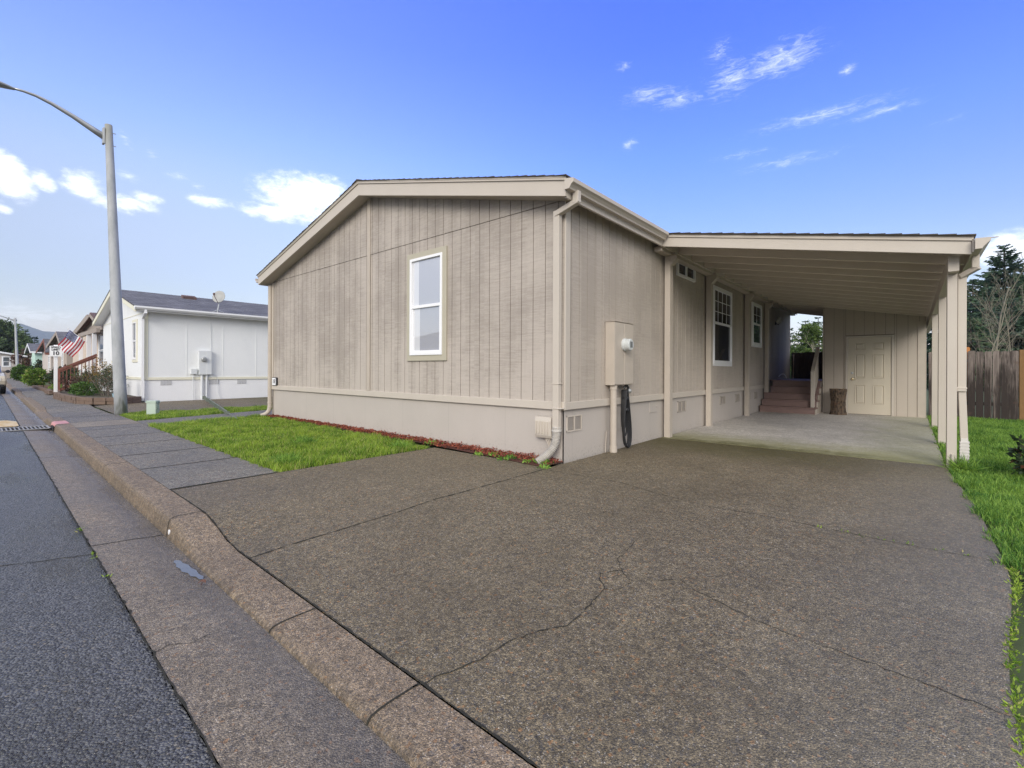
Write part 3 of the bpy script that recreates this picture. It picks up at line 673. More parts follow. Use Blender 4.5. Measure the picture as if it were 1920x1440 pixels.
# electric service panel with meter on the long side
ep = MB(); ep.box(.004, 1.065, .985, .15, 1.665, 1.915); ep.box(.15, 1.07, .995, .158, 1.36, 1.905); ep.box(.15, 1.367, .995, .160, 1.66, 1.905)
ep.box(.0, 1.05, 1.915, .165, 1.675, 1.922)
epo = ep.build('service_panel', M_TRIM2, home, at=(0, 1.36, .98), bevel=.004)
mt = MB(); mt.lathe([(.095, .0), (.095, .03), (.088, .035), (.088, .105), (.075, .115), (.0, .116)], (.158, 1.36, 1.585), 24, axis='x')
mt.build('meter', simple('meter_plastic', (.55, .57, .56), .3, .05), epo, smooth=False)
mt = MB(); mt.box(.2745, 1.325, 1.595, .2765, 1.395, 1.625); mt.box(.2745, 1.33, 1.545, .2765, 1.355, 1.565); mt.box(.2745, 1.365, 1.545, .2765, 1.395, 1.556); mt.box(.2744, 1.32, 1.54, .2749, 1.40, 1.63)
mt.build('meter_dial', simple('dial_grey', (.16, .17, .17), .4, .1), epo)
mt = MB(); mt.tube([(.09, 1.16, .99), (.09, 1.16, .0)], .048, 14); mt.lathe([(.055, 0), (.055, .07)], (.09, 1.16, .92), 14); mt.lathe([(.056, 0), (.056, .09)], (.09, 1.16, .0), 14)
mt.tube([(.035, 1.30, .99), (.035, 1.30, .0)], .022, 10); mt.tube([(.01, 1.10, .30), (.012, 1.07, .12), (.02, 1.05, .0)], .006, 6)
mt.build('conduit', M_TRIM2, epo)
# telephone box by the corner of the gable
tb = MB(); tb.prism([(0.012, .305), (-.075, .305), (-.095, .345), (-.105, .53), (-.09, .585), (0.012, .595)], 'x', -.40, -.135)
for i in range(5): x = -.375 + i * .045; tb.box(x, -.118, .36, x + .012, -.095, .53)
tbo = tb.build('telephone_box', M_TRIM, home, at=(-.27, 0, .3), bevel=.008)
tb = MB()
for dx, e in ((0, -.10), (.03, -.09), (.06, -.12)): tb.tube(bez((-.25 + dx, -.05, .31), (-.22 + dx, -.06, .22), (-.17 + dx / 2, -.05, .25), (-.16, e, .02), 8), .008, 6)
tb.build('cable', M_TRIM2, tbo)
# lamp on the far part of the long wall
wl = MB(); wl.lathe([(.05, 0), (.06, .02), (.02, .05)], (.0, 12.35, 2.78), 10, axis='x'); wl.tube([(.04, 12.25, 2.78), (.10, 12.35, 2.74), (.04, 12.45, 2.78)], .012, 6)
wlo = wl.build('wall_lamp', M_DARK, home, at=(0, 12.35, 2.78))
for dy, dz in ((-.13, .02), (.0, .11), (.13, .02)):
    q = MB(); q.lathe([(.02, -.02), (.05, .02), (.075, .1), (.07, .1), (.0, .02)], (.11, 12.35 + dy, 2.76 + dz), 10); q.build('lamp_shade', simple('frosted_lamp_glass', (.5, .48, .44), .4, .05), wlo)
b = MB(); b.tube(bez((.0, 12.9, 1.02), (.1, 12.9, 1.16), (.2, 12.9, 1.13), (.24, 12.9, .96), 8), .018, 6); b.build('spigot', M_WHITE, home)

# house number plate
np_ = MB(); np_.box(-8.86, -.047, .785, -8.60, -.012, .995)
no = np_.build('house_number_sign', simple('black_plate', (.03, .03, .035), .5, .1), at=(-8.73, 0, .78), bevel=.008)
tag(no, 'small white house number plate in a dark frame on the beige gable', 'sign')
q = MB(); q.box(-8.845, -.050, .80, -8.635, -.046, .98); q.build('plate', M_WHITE, no)
def lettering(parent, lines, mat, origin, xdir, zdir, size, ndir, bold=.0, name='lettering'):
    for i, (txt, sz, dx, dz) in enumerate(lines):
        cu = bpy.data.curves.new('t', 'FONT'); cu.body = txt; cu.size = sz; cu.align_x = 'CENTER'; cu.align_y = 'CENTER'; cu.offset = bold * sz; cu.extrude = .0015
        to = bpy.data.objects.new('t', cu); COL.objects.link(to)
        dg = bpy.context.evaluated_depsgraph_get(); me = bpy.data.meshes.new_from_object(to.evaluated_get(dg))
        bpy.data.objects.remove(to); bpy.data.curves.remove(cu)
        X, Z, N = Vector(xdir), Vector(zdir), Vector(ndir); O = Vector(origin) + X * dx + Z * dz - parent_loc(parent)
        for v in me.vertices: v.co = O + X * v.co.x + Z * v.co.y + N * v.co.z
        me.name = name; me.materials.clear(); me.materials.append(mat)
        ob = bpy.data.objects.new(name, me); COL.objects.link(ob); ob.parent = parent
M_INK = simple('black_ink', (.012, .012, .014), .5, .1)
lettering(no, [('18', .15, 0, 0)], M_INK, (-8.74, -.0515, .89), (1, 0, 0), (0, 0, 1), .15, (0, -1, 0), .01)
# black cord hung below the panel
cd = MB(); rr = random.Random(2); base = Vector((.085, 1.52, .92))
for i in range(5):
    w_ = .016 + .012 * i; zb = [.30, .20, .05, .03, .03][i]; x = .05 + .02 * i
    cd.tube(bez((x, 1.52 - .01, .90), (x, 1.52 - w_ * 1.6, .55), (x, 1.51 - w_ * 2.2, zb), (x + .01, 1.54, zb), 12) + bez((x + .01, 1.54, zb), (x + .02, 1.60 + w_ * 1.6, zb), (x, 1.56 + w_, .5), (x, 1.53, .91), 12)[1:], .013, 7)
cd.tube(bez((.09, 1.48, .93), (.12, 1.5, 1.0), (.12, 1.58, .98), (.11, 1.6, .86), 8), .02, 8)
for z in (.60, .78): cd.lathe([(.05, -.02), (.055, 0), (.05, .02)], (.09, 1.53, z), 10)
cdo = cd.build('power_cord', M_DARK, at=(.08, 1.52, .0))
tag(cdo, 'long black power cord looped and hung below the beige meter panel', 'cord')
q = MB(); q.lathe([(.035, 0), (.04, .03), (.02, .05)], (.11, 1.59, .89), 10, axis='x'); q.build('plug', M_METAL, cdo)
# joints across kerb, gutter and sidewalk
def cross_joint(name, x, prof, w=.010, lift=.003, skew=0.):
    q = MB(); n = len(prof)
    for dx in (-w / 2, w / 2): q.v += [S(x + dx + skew * k, t, z + lift) for k, (t, z) in enumerate(prof)]
    q.f = [(k, n + k, n + k + 1, k + 1) for k in range(n - 1)]; q.m = [0] * (n - 1); return q
kj = MB()
for x in (-1.12, .93, 1.85, -4.2, -7.6, -10.35, -20, -24):
    j = cross_joint('j', x, [(t - (.004 if k < 4 else 0), z) for k, (t, z) in enumerate(kprof(x))][1:], .010); o_ = len(kj.v); kj.v += j.v; kj.f += [tuple(i + o_ for i in f) for f in j.f]; kj.m += j.m
for x in (-1.19, -6.28, -15):
    j = cross_joint('j', x, [(-4.437, -.118), (-4.2, -.132), (-4.06, -.148), (-3.998, -.15)], .011); o_ = len(kj.v); kj.v += j.v; kj.f += [tuple(i + o_ for i in f) for f in j.f]; kj.m += j.m
for x in (-2.172, -3.53, -4.77, -6.03, -7.30, -8.70, -9.35, -10.62, -12.2, -13.8, -15.4, -17, -18.6, -20.2):
    P_ = [(-3.740 + k * .1045, 0) for k in range(11)]; q = MB()
    for dx in (-.010, .010): q.v += [(S(x + dx, t, 0)[0], S(x + dx, t, 0)[1], gz(*S(x + dx, t, 0)[:2]) + .004) for t, z in P_]
    o_ = len(kj.v); kj.v += q.v; kj.f += [(o_ + k, o_ + 11 + k, o_ + 12 + k, o_ + k + 1) for k in range(10)]; kj.m += [0] * 10
def road_line(pts, w, seed, zf, jit=.004):
    q = MB(); rnd = random.Random(seed); P = []
    for (xa, ta), (xb, tb) in zip(pts[:-1], pts[1:]):
        n_ = max(2, int(math.hypot(xb - xa, tb - ta) / .05)); P += [(xa + (xb - xa) * k / n_ + rnd.gauss(0, jit), ta + (tb - ta) * k / n_ + rnd.gauss(0, jit)) for k in range(n_)]
    P.append(pts[-1]); dx, dt = pts[-1][0] - pts[0][0], pts[-1][1] - pts[0][1]; L = math.hypot(dx, dt); nx, nt_ = -dt / L, dx / L
    for x, t in P:
        ww = w / 2 * rnd.uniform(.4, 1.3)
        for s_ in (1, -1): q.v.append(S(x + nx * ww * s_, t + nt_ * ww * s_, zf(t + nt_ * ww * s_) + .003))
    q.f = [(2 * i, 2 * i + 1, 2 * i + 3, 2 * i + 2) for i in range(len(P) - 1)]; q.m = [0] * len(q.f); return q
rz_ = lambda t: -.125 + (-4.4405 - t) / .5095 * .025 if t > -4.95 else -.10 + (-4.95 - t) / 1.35 * .045
gzf = lambda t: -.118 - (t + 4.437) / .237 * .014 if t < -4.2 else -.132 - (t + 4.2) / .14 * .016
for q in (road_line([(-30, -4.442), (-6, -4.442), (2.0, -4.442)], .009, 3, lambda t: -.1185), road_line([(-1.30, -5.9), (-1.12, -4.9), (-1.0, -4.445)], .012, 4, rz_, .008), road_line([(.76, -4.43), (.72, -4.36), (.77, -4.30), (.75, -4.22)], .006, 5, gzf, .006)):
    o_ = len(kj.v); kj.v += q.v; kj.f += [tuple(i + o_ for i in f) for f in q.f]; kj.m += q.m
tag(kj.build('pavement_joints', M_JOINT, at=(0, 0, 0)), kind='structure')
# ------------------------------------------------------------------ carport
cp = empty('carport', (1.9, 2.9, 0), 'beige lean-to carport roof on posts along the right side of the beige home', 'carport')
cb = lambda x: 3.325 - .1955 * (x - .17)           # underside line of the front fascia
b = MB(); b.prism([(.204, cb(.204)), (3.95, cb(3.95)), (3.95, cb(3.95) + .185), (.204, cb(.204) + .185)], 'y', 2.66, 2.70)
b.build('front_fascia', M_TRIM, cp, bevel=.003)
b = MB(); b.prism([(.30, cb(.30) + .158), (3.965, cb(3.965) + .158), (3.965, cb(3.965) + .202), (.30, cb(.30) + .202)], 'y', 2.64, 2.659); b.build('fascia_trim', M_TRIM, cp)
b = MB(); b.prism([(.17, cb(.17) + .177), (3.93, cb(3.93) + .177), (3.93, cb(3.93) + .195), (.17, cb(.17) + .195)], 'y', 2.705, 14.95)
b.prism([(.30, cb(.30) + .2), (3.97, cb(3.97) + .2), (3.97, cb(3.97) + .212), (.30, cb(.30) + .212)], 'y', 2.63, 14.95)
b.build('roof_deck', simple('deck_underside_shade', (.30, .26, .21), .7, .07), cp)  # underside colour darkened to carry the shade between the rafters
b = MB(); rr = random.Random(9); x = .32
while x < 3.95:
    x1 = min(3.985, x + .20)
    b.prism([(x, cb(x) + .216), (x1, cb(x1) + .230), (x1, cb(x1) + .213), (x, cb(x) + .2125)], 'y', 2.60 + rr.uniform(-.008, .006), 14.97); x += .165
b.build('shingles', M_SHINGLE, cp)
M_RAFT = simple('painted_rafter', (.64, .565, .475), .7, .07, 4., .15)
y = 3.36
while y < 14.8:
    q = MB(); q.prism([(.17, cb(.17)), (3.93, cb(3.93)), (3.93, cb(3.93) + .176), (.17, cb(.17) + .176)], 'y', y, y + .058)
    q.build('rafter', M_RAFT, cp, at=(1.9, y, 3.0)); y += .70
b = MB(); b.box(.028, 2.705, 3.265, .165, 14.9, 3.345); b.build('ledger_beam', M_TRIM2, cp, bevel=.004)
b = MB(); b.box(3.755, 2.86, 2.437, 3.857, 14.9, 2.63); b.build('outer_beam', M_TRIM, cp, bevel=.004)
for i, y in enumerate((3.05, 5.42, 8.50)):
    q = MB(); q.box(3.758, y, -.02, 3.852, y + .14, 2.437)
    if i == 0: q.box(3.80, y - .03, .06, 3.83, y, .17)
    q.build('post', M_TRIM, cp, at=(3.80, y + .07, 0), bevel=.004)
for i, y in enumerate((3.15, 5.40, 8.50, 10.74)):
    q = MB(); q.box(.032, y, .0 if i < 3 else .55, .135, y + .14, 3.264)
    po = q.build('post', M_TRIM2, cp, at=(.08, y + .07, 0), bevel=.004)
    q = MB(); q.prism([(.1355, 3.262), (.1355, 3.10), (.15, 3.10), (.255, 3.20), (.255, 3.262)], 'y', y - .004, y + .144); q.build('corbel', M_TRIM2, po)
b = MB(); b.box(3.952, 2.64, cb(3.95) + .02, 3.97, 14.95, cb(3.95) + .17)
zb = 2.625
g2 = [(3.972, zb), (4.03, zb), (4.04, zb + .02), (4.075, zb + .06), (4.10, zb + .085), (4.102, zb + .118), (3.972, zb + .125)]
b.prism(g2, 'y', 2.56, 14.95); b.tube([(4.09, 2.58, zb + .112), (4.16, 2.56, zb + .108)], .006, 6)
b.build('gutter', M_TRIM, cp)
d2 = MB(); d2.rtube([(4.01, 3.02, zb + .01), (4.01, 3.02, 2.48)], .07, .06, up=(0, 1, 0)); d2.beam((4.04, 3.02, 2.49), (3.885, 3.10, 2.40), .07, .06)
d2.rtube([(3.898, 3.12, 2.43), (3.898, 3.12, .98)], .082, .065, up=(0, 1, 0)); d2.rtube([(3.90, 3.12, .99), (3.922, 3.115, .33)], .072, .058, up=(0, 1, 0))
d2.box(3.84, 3.07, .985, 3.945, 3.17, 1.01); d2.box(3.85, 3.068, .955, 3.94, 3.16, .985)
d2o = d2.build('downspout', M_TRIM, cp, bevel=.005)
q = MB()
for i in range(16):
    z = .01 + i * .02; e = .006 if i % 2 else 0.; q.box(3.885 - e, 3.07 - e, z, 3.962 + e, 3.16 + e, z + .02)
q.box(3.890, 3.075, .33, 3.955, 3.155, .37)
q.build('drain_adapter', simple('white_drain_plastic', (.6, .57, .53), .5, .05), d2o)

# ------------------------------------------------------------------ shed at the back of the carport
SY = 11.2
sh = empty('shed', (2.6, SY, 0), 'beige storage shed with panelled door at the back of the carport', 'shed')
w = MB(); GP0 = GP; GP = .232
planks(w, 1.46, 2.005, 1.50, .0, lambda x: cb(x) + .14, SY, 'x', .007, .008)
planks(w, 2.005, 3.075, 1.50, 2.22, lambda x: cb(x) + .14, SY, 'x', .007, .008)
planks(w, 3.075, 3.70, 1.50, .0, lambda x: cb(x) + .14, SY, 'x', .007, .008)
GP = GP0
w.box(1.46, SY + .012, .0, 3.70, 14.8, 2.6, 1)
w.box(1.458, SY + .01, .0, 1.4605, 14.8, 2.9, 0); w.box(3.6995, SY + .01, .0, 3.702, 14.8, 2.6, 0)
w.build('wall', [M_SHED, M_GROOVE], sh)
b = MB(); b.box(3.55, SY - .02, 0, 3.71, SY - .002, 2.52); b.box(3.702, SY - .02, 0, 3.722, SY + .1, 2.5); b.build('corner_board', M_TRIM2, sh, bevel=.003)
b = MB(); b.box(2.005, SY - .03, .0, 2.062, SY + .011, 2.20); b.box(3.02, SY - .03, .0, 3.075, SY + .011, 2.20); b.box(2.062, SY - .03, 2.148, 3.02, SY + .011, 2.20)
b.build('door_frame', M_TRIM, sh, bevel=.004)
M_DOOR = simple('door_paint', (.55, .49, .39), .45, .04, 3., .04)
dr = MB(); dz0, dz1, dx0, dx1 = .015, 2.145, 2.066, 3.016
dr.box(dx0, SY - .002, dz0, dx1, SY + .01, dz1)
dro = dr.build('door', M_DOOR, sh, at=(2.54, SY, 0))
pw = .29
for c_ in (2.34, 2.745):
    for z0, z1 in ((1.80, 2.0), (1.02, 1.68), (.30, .82)):
        q = MB(); x0, x1 = c_ - pw / 2 + .03, c_ + pw / 2 - .03; Y = SY - .002
        o_ = [(x0, z0), (x1, z0), (x1, z1), (x0, z1)]; k = .022
        i_ = [(x0 + k, z0 + k), (x1 - k, z0 + k), (x1 - k, z1 - k), (x0 + k, z1 - k)]
        j_ = [(x0 + 2 * k, z0 + 2 * k), (x1 - 2 * k, z0 + 2 * k), (x1 - 2 * k, z1 - 2 * k), (x0 + 2 * k, z1 - 2 * k)]
        vs_ = [(x, Y - .014, z) for x, z in o_] + [(x, Y - .001, z) for x, z in i_] + [(x, Y - .014, z) for x, z in j_] + [(x, Y, z) for x, z in o_]
        q.add(vs_, [(i, (i + 1) % 4, 4 + (i + 1) % 4, 4 + i) for i in range(4)] + [(4 + i, 4 + (i + 1) % 4, 8 + (i + 1) % 4, 8 + i) for i in range(4)] + [(8, 9, 10, 11)] + [(12 + i, 12 + (i + 1) % 4, (i + 1) % 4, i) for i in range(4)])
        q.build('panel', M_DOOR, dro)
q = MB(); q.lathe([(.033, 0), (.033, -.012), (.014, -.018), (.014, -.05)], (2.16, SY - .003, .985), 14, axis='y'); q.beam((2.15, SY - .055, .985), (2.265, SY - .055, .985), .016, .022)
q.build('handle', simple('brass', (.62, .5, .3), .25, .05, Metallic=1.), dro)
q = MB(); q.lathe([(.034, 0), (.032, -.015), (.0, -.018)], (2.16, SY - .003, 1.16), 14, axis='y'); q.build('deadbolt', M_METAL, dro)

# ------------------------------------------------------------------ porch stairs
M_STAIR = simple('red_brown_deck_stain', (.24, .155, .135), .6, .14, 6., .15)
st = empty('porch_stairs', (.75, 10.2, 0), 'red brown wooden stairs with a beige railing between home and shed', 'stairs')
for i in range(5):
    z1 = .186 * (i + 1); y0 = 10.2 + .26 * i; x0 = .02 if i < 3 else .15
    q = MB(); q.box(x0, y0 + .02, z1 - .186, 1.40, y0 + .04, z1 - .036); q.build('riser', M_STAIR, st)
    q = MB(); q.box(x0, y0 - .012, z1 - .035, 1.445, y0 + .278 if i < 4 else 11.5, z1); q.build('tread', M_STAIR, st, bevel=.006)
q = MB(); q.box(.02, 11.51, .895, 1.445, 14.86, .93); q.build('deck', M_STAIR, st)
q = MB()
for i in range(5): q.box(1.405, 10.225 + .26 * i, 0, 1.435, 11.5, .186 * (i + 1) - .037) if i == 0 else q.box(1.405, 10.225 + .26 * i, .186 * i - .036, 1.4345, 11.5, .186 * (i + 1) - .037)
q.build('stringer', M_TRIM2, st)
q = MB(); q.box(1.285, 10.33, .187, 1.375, 10.42, 1.20); q.build('newel_post', M_TRIM, st, bevel=.005)
q = MB(); q.prism([(10.43, .40), (11.3, 1.02), (11.3, 1.86), (10.43, 1.20)], 'x', 1.31, 1.35)
q.prism([(10.40, 1.205), (11.32, 1.895), (11.32, 1.93), (10.40, 1.24)], 'x', 1.285, 1.375)
q.build('railing', M_TRIM2, st)

# ------------------------------------------------------------------ weathered fences
def mat_oldwood(name, hi, lo):
    m, nt = new_mat(name); h, z = hcoord(nt)
    gr = noise(nt, vec3(nt, math_(nt, 'MULTIPLY', h, 34.), 0., math_(nt, 'MULTIPLY', z, 2.)), 1., 5, .65, .8)
    pl = nd(nt, 'ShaderNodeTexWhiteNoise', {'W': math_(nt, 'FLOOR', math_(nt, 'DIVIDE', math_(nt, 'ADD', h, .03), .148))}, noise_dimensions='1D').outputs[0]
    bl = noise(nt, vec3(nt, math_(nt, 'MULTIPLY', h, 3.), 4., z), 1.6, 4)
    f = math_(nt, 'ADD', math_(nt, 'MULTIPLY', math_(nt, 'SUBTRACT', gr, .25), 1.1), math_(nt, 'ADD', math_(nt, 'MULTIPLY', bl, .5), math_(nt, 'MULTIPLY', pl, .25)))
    f = math_(nt, 'ADD', f, ramp(nt, z, .6, 1.75, -.18, .14))
    c = mix(nt, ramp(nt, f, .42, .92), lo, hi)
    c = mix(nt, ramp(nt, noise(nt, vec3(nt, h, 9., z), 4., 3), .62, .78, 0., .6), c, (.10, .055, .04))
    kn = voro(nt, vec3(nt, math_(nt, 'MULTIPLY', h, 1.6), 0., z), 4.2, 'Distance')
    c = mix(nt, ramp(nt, kn, .05, .10, .85, 0.), c, (.012, .01, .009))
    return finish(m, nt, c, .85, bump(nt, gr, .6, .006))
M_OLD = mat_oldwood('weathered_cedar', (.215, .175, .155), (.028, .019, .016))
M_OLD2 = mat_oldwood('dark_gate_wood', (.075, .05, .04), (.022, .016, .014))
M_POSTW = simple('treated_post', (.23, .125, .045), .8, .25, 5., .4)
fe = empty('wooden_fence', (4.8, 11.75, 0), 'weathered grey brown cedar board fence across the back of the right lawn', 'fence')
FY = 11.75; rr = random.Random(12); q = MB(); x = 3.78; k = 0
while x < 5.42:
    top = 1.735 + rr.uniform(-.015, .015); dy = rr.uniform(-.008, .008); w_ = .143 + rr.uniform(-.006, .004)
    yy = FY + dy + (.0 if k % 2 else .004)
    q.prism([(x, -.02), (x + w_, -.02), (x + w_ + rr.uniform(-.004, .004), top - .02), (x + w_ - .025, top), (x + .025, top), (x + rr.uniform(-.003, .003), top - .02)], 'y', yy, yy + .018); x += .150; k += 1
q.build('boards', M_OLD, fe)
q = MB()
for z in (.35, 1.45):
    q = MB(); q.box(3.8, FY + .03, z, 5.45, FY + .07, z + .09); q.build('rail', M_OLD, fe)
q = MB(); q.box(5.435, FY - .02, 0, 5.525, FY + .07, 1.75); q.build('post', M_POSTW, fe, at=(5.48, FY, 0), bevel=.006)
q = MB(); q.box(4.50, FY + .08, 0, 4.575, FY + .16, 1.80); q.prism([(4.49, 1.80), (4.585, 1.80), (4.56, 1.845), (4.515, 1.85)], 'y', FY + .075, FY + .165); q.build('post', simple('orange_post_top', (.55, .22, .06), .7, .2), fe, at=(4.54, FY + .12, 0))
f2 = empty('rail_fence', (7.4, 12.6, 0), 'low brown rail fence stub just beyond the end of the cedar fence', 'fence')
for z in (1.02, .45):
    q = MB(); q.box(5.75, 12.55, z, 9.5, 12.60, z + .12); q.build('rail', M_POSTW, f2)
for x in (6.05, 7.7, 9.3):
    q = MB(); q.box(x, 12.61, 0, x + .09, 12.70, 1.3); q.build('post', M_POSTW, f2, at=(x, 12.65, 0))
ga = empty('wooden_gate', (.7, 14.95, .93), 'dark brown board gate at the back of the porch deck, seen past the stairs', 'gate')
q = MB(); x = .03
k = 0
while x < 1.42: q.box(x, 14.94 + .006 * (k % 2), .86, x + .150, 14.96 + .006 * (k % 2), 1.90 + rr.uniform(-.01, .01)); x += .1455; k += 1
q.build('boards', M_OLD2, ga)
for z in (1.02, 1.68):
    q = MB(); q.box(.03, 14.90, z, 1.44, 14.938, z + .08); q.build('rail', M_OLD2, ga)
q = MB(); q.box(1.02, 14.86, 1.80, 1.10, 14.935, 2.0); q.box(1.03, 14.86, .86, 1.09, 14.93, 1.80); q.build('post', M_OLD, ga, at=(1.06, 14.9, .86))
po = MB(); po.tube([(.13, 14.70, .93), (.135, 14.80, 1.78)], .013, 8)
po.tube([(.135, 14.80, 1.775), (.135, 14.80, 1.82)], .018, 8)
tag(po.build('pole', simple('pale_stick', (.55, .42, .36), .5, .1), at=(.13, 14.7, .93)), 'thin pale pole leaning against the dark gate', 'pole')

# log stump by the shed door
m, nt = new_mat('log_bark'); p = pos(nt)
v_ = noise(nt, mp(nt, p, (1, 1, .45)), 26., 5, .7, .6); v2 = voro(nt, mp(nt, p, (1, 1, .5)), 24., 'Distance')
c = mix(nt, ramp(nt, math_(nt, 'ADD', math_(nt, 'MULTIPLY', v_, .8), math_(nt, 'MULTIPLY', v2, .6)), .4, .85), (.022, .016, .011), (.13, .09, .06))
c = mix(nt, ramp(nt, noise(nt, p, 8., 3), .6, .72, 0., .5), c, (.14, .06, .035))
M_BARK = finish(m, nt, c, .9, bump(nt, math_(nt, 'ADD', v_, v2), 1., .03))
m, nt = new_mat('log_end'); p = pos(nt)
q_ = nd(nt, 'ShaderNodeVectorMath', {0: p, 1: (1.88, 10.72, 0)}, operation='SUBTRACT').outputs[0]
rg = nd(nt, 'ShaderNodeVectorMath', {0: mp(nt, q_, (1, 1, 0))}, operation='LENGTH').outputs['Value']
c = mix(nt, ramp(nt, math_(nt, 'SINE', math_(nt, 'MULTIPLY', math_(nt, 'ADD', rg, math_(nt, 'MULTIPLY', noise(nt, p, 6.), .03)), 420.)), -1, 1), (.30, .18, .09), (.42, .28, .15))
M_LOGEND = finish(m, nt, c, .8)
lg = MB(); rr = random.Random(5); n = 26; H_ = 14; ring = [1 + rr.uniform(-.05, .05) for _ in range(n)]
for j in range(H_):
    z = .72 * j / (H_ - 1); rad = .182 * (1.06 - .12 * math.sin(z * 5.2) + .05 * (z < .1))
    for k in range(n):
        a_ = 2 * math.pi * k / n; r2 = rad * ring[k] * (1 + rr.uniform(-.03, .03)); lg.v.append((1.88 + r2 * math.cos(a_), 10.72 + r2 * math.sin(a_), z))
for j in range(H_ - 1):
    for k in range(n): lg.f.append((j * n + k, j * n + (k + 1) % n, (j + 1) * n + (k + 1) % n, (j + 1) * n + k)); lg.m.append(0)
lg.f.append(tuple(range((H_ - 1) * n, H_ * n))); lg.m.append(1)
lgo = lg.build('log', [M_BARK, M_LOGEND], at=(1.88, 10.72, 0)); tag(lgo, 'upright cut log with dark rough bark standing left of the shed door', 'log')

# ------------------------------------------------------------------ street lamps
m, nt = new_mat('galvanised_pole'); p = pos(nt)
c = mix(nt, ramp(nt, noise(nt, mp(nt, p, (1, 1, .35)), 5., 5, .65), .35, .75), (.40, .41, .425), (.285, .30, .31))
c = mix(nt, ramp(nt, noise(nt, mp(nt, p, (1, 1, .2)), 2.2, 4), .64, .70, 0., .8), c, (.15, .16, .13))
s = nd(nt, 'ShaderNodeSeparateXYZ', {0: p})
c = mix(nt, ramp(nt, s.outputs[2], 6.9, 7.6, 0., .6), c, (.20, .19, .14))
M_POLE = finish(m, nt, c, .7, bump(nt, noise(nt, p, 60., 3), .25, .006))
def street_lamp():
    root = empty('street_lamp', (-12.24, -2.45, 0), 'tall leaning grey street lamp on the grass strip left of the beige home', 'street lamp', 'street lamps along the pavement')
    B_ = Vector((-12.24, -2.45, -.05)); T_ = Vector((-12.975, -2.62, 7.74))
    q = MB(); q.tube([B_.lerp(T_, t) for t in (0, .1, .3, .5, .7, .9, 1)], [.139, .135, .126, .114, .102, .089, .083], 20)
    q.build('pole', M_POLE, root, smooth=True)
    A = [(-13.0, -2.70, 7.40), (-13.03, -2.95, 7.535), (-13.04, -3.30, 7.71), (-13.05, -3.70, 7.875), (-13.05, -3.98, 7.95), (-13.05, -4.20, 7.965), (-13.05, -4.36, 7.955)]
    q = MB(); q.tube(A, [.085, .075, .058, .045, .036, .03, .028], 10)
    q.build('arm', M_METAL, root, smooth=True)
    q = MB(); q.box(-13.06, -2.745, 7.20, -12.90, -2.70, 7.62)
    for z in (7.22, 7.56): q.tube([(-12.98, -2.75, z), (-12.98, -2.46, z)], .012, 6)
    q.build('bracket', M_METAL, root, bevel=.004)
    q = MB()
    prof = [(-4.34, .045, .03), (-4.45, .09, .055), (-4.62, .15, .075), (-4.85, .165, .07), (-5.0, .12, .045)]
    n_ = 12; vs_ = []
    for y_, hw, hh in prof:
        for k in range(n_):
            a_ = 2 * math.pi * k / n_; vs_.append((-13.05 + hw * math.cos(a_), y_, 7.96 - .02 + hh * math.sin(a_) * (1. if math.sin(a_) > 0 else .6)))
    q.add(vs_, [(i * n_ + k, i * n_ + (k + 1) % n_, (i + 1) * n_ + (k + 1) % n_, (i + 1) * n_ + k) for i in range(len(prof) - 1) for k in range(n_)] + [tuple(range(n_)), tuple(range(4 * n_, 5 * n_))])
    q.tube([(-13.05, -4.66, 8.0), (-13.05, -4.66, 8.09)], .04, 8)
    q.build('lamp_head', simple('lamp_head_grey', (.33, .34, .34), .5, .1), root)
    return root
L1 = street_lamp()
L2 = copy_tree(L1); L2.location = (-66.2, -1.90, 0); L2.scale = (.84, .92, .84); L2.rotation_euler = (0, R(-4.9), 0)
L2['label'] = 'smaller grey street lamp far down the pavement beside the distant shrubs'

# speed limit sign on a white square post
sg = empty('speed_limit_sign', (-23.3, -2.75, 0), 'white speed limit 10 sign on a square white post beside the pavement', 'sign')
q = MB(); q.box(-23.35, -2.80, 0, -23.24, -2.69, 2.10); q.prism([(-23.36, 2.10), (-23.23, 2.10), (-23.295, 2.16)], 'y', -2.81, -2.68); q.build('post', M_WHITE, sg, bevel=.006)
# panel turned towards the viewer along the street
sd = (Vector((3.4, -5.0, 0)) - Vector((-23.3, -2.75, 0))).normalized(); sxv = Vector((-sd.y, sd.x, 0)); sO = Vector((-23.295, -2.745, 1.90)) + sd * .10
q = MB(); q.beam(sO - Vector((0, 0, .215)), sO + Vector((0, 0, .215)), .36, .012, up=tuple(sd)); q.build('panel', M_WHITE, sg)
lettering(sg, [('SPEED', .105, 0, .150), ('LIMIT', .105, 0, .055), ('10', .21, 0, -.092)], M_INK, tuple(sO + sd * .008), tuple(sxv), (0, 0, 1), .2, tuple(sd), .034)
# green-grey utility pedestal
q = MB(); a_ = R(-18); X = Vector((math.cos(R(40)), math.sin(R(40)), 0)); cx, cy = -11.66, -1.90
def ped(w_, z0, z1, dpt): q.beam((cx, cy, z0), (cx, cy, z1), w_, dpt, up=(-.65, .76, 0))
ped(.245, -.03, .31, .14); ped(.285, .305, .335, .17); ped(.262, .335, .365, .15)
for e in (-.128, .128):
    for z in (.15, .2, .25): q.beam((cx + X.x * e, cy + X.y * e, z), (cx + X.x * e, cy + X.y * e, z + .03), .02, .10, up=(-.65, .76, 0))
tag(q.build('utility_pedestal', simple('pale_green_plastic', (.42, .50, .43), .6, .06, 4.), at=(cx, cy, 0), bevel=.008), 'short pale green utility pedestal in the grass right of the near street lamp', 'utility box')
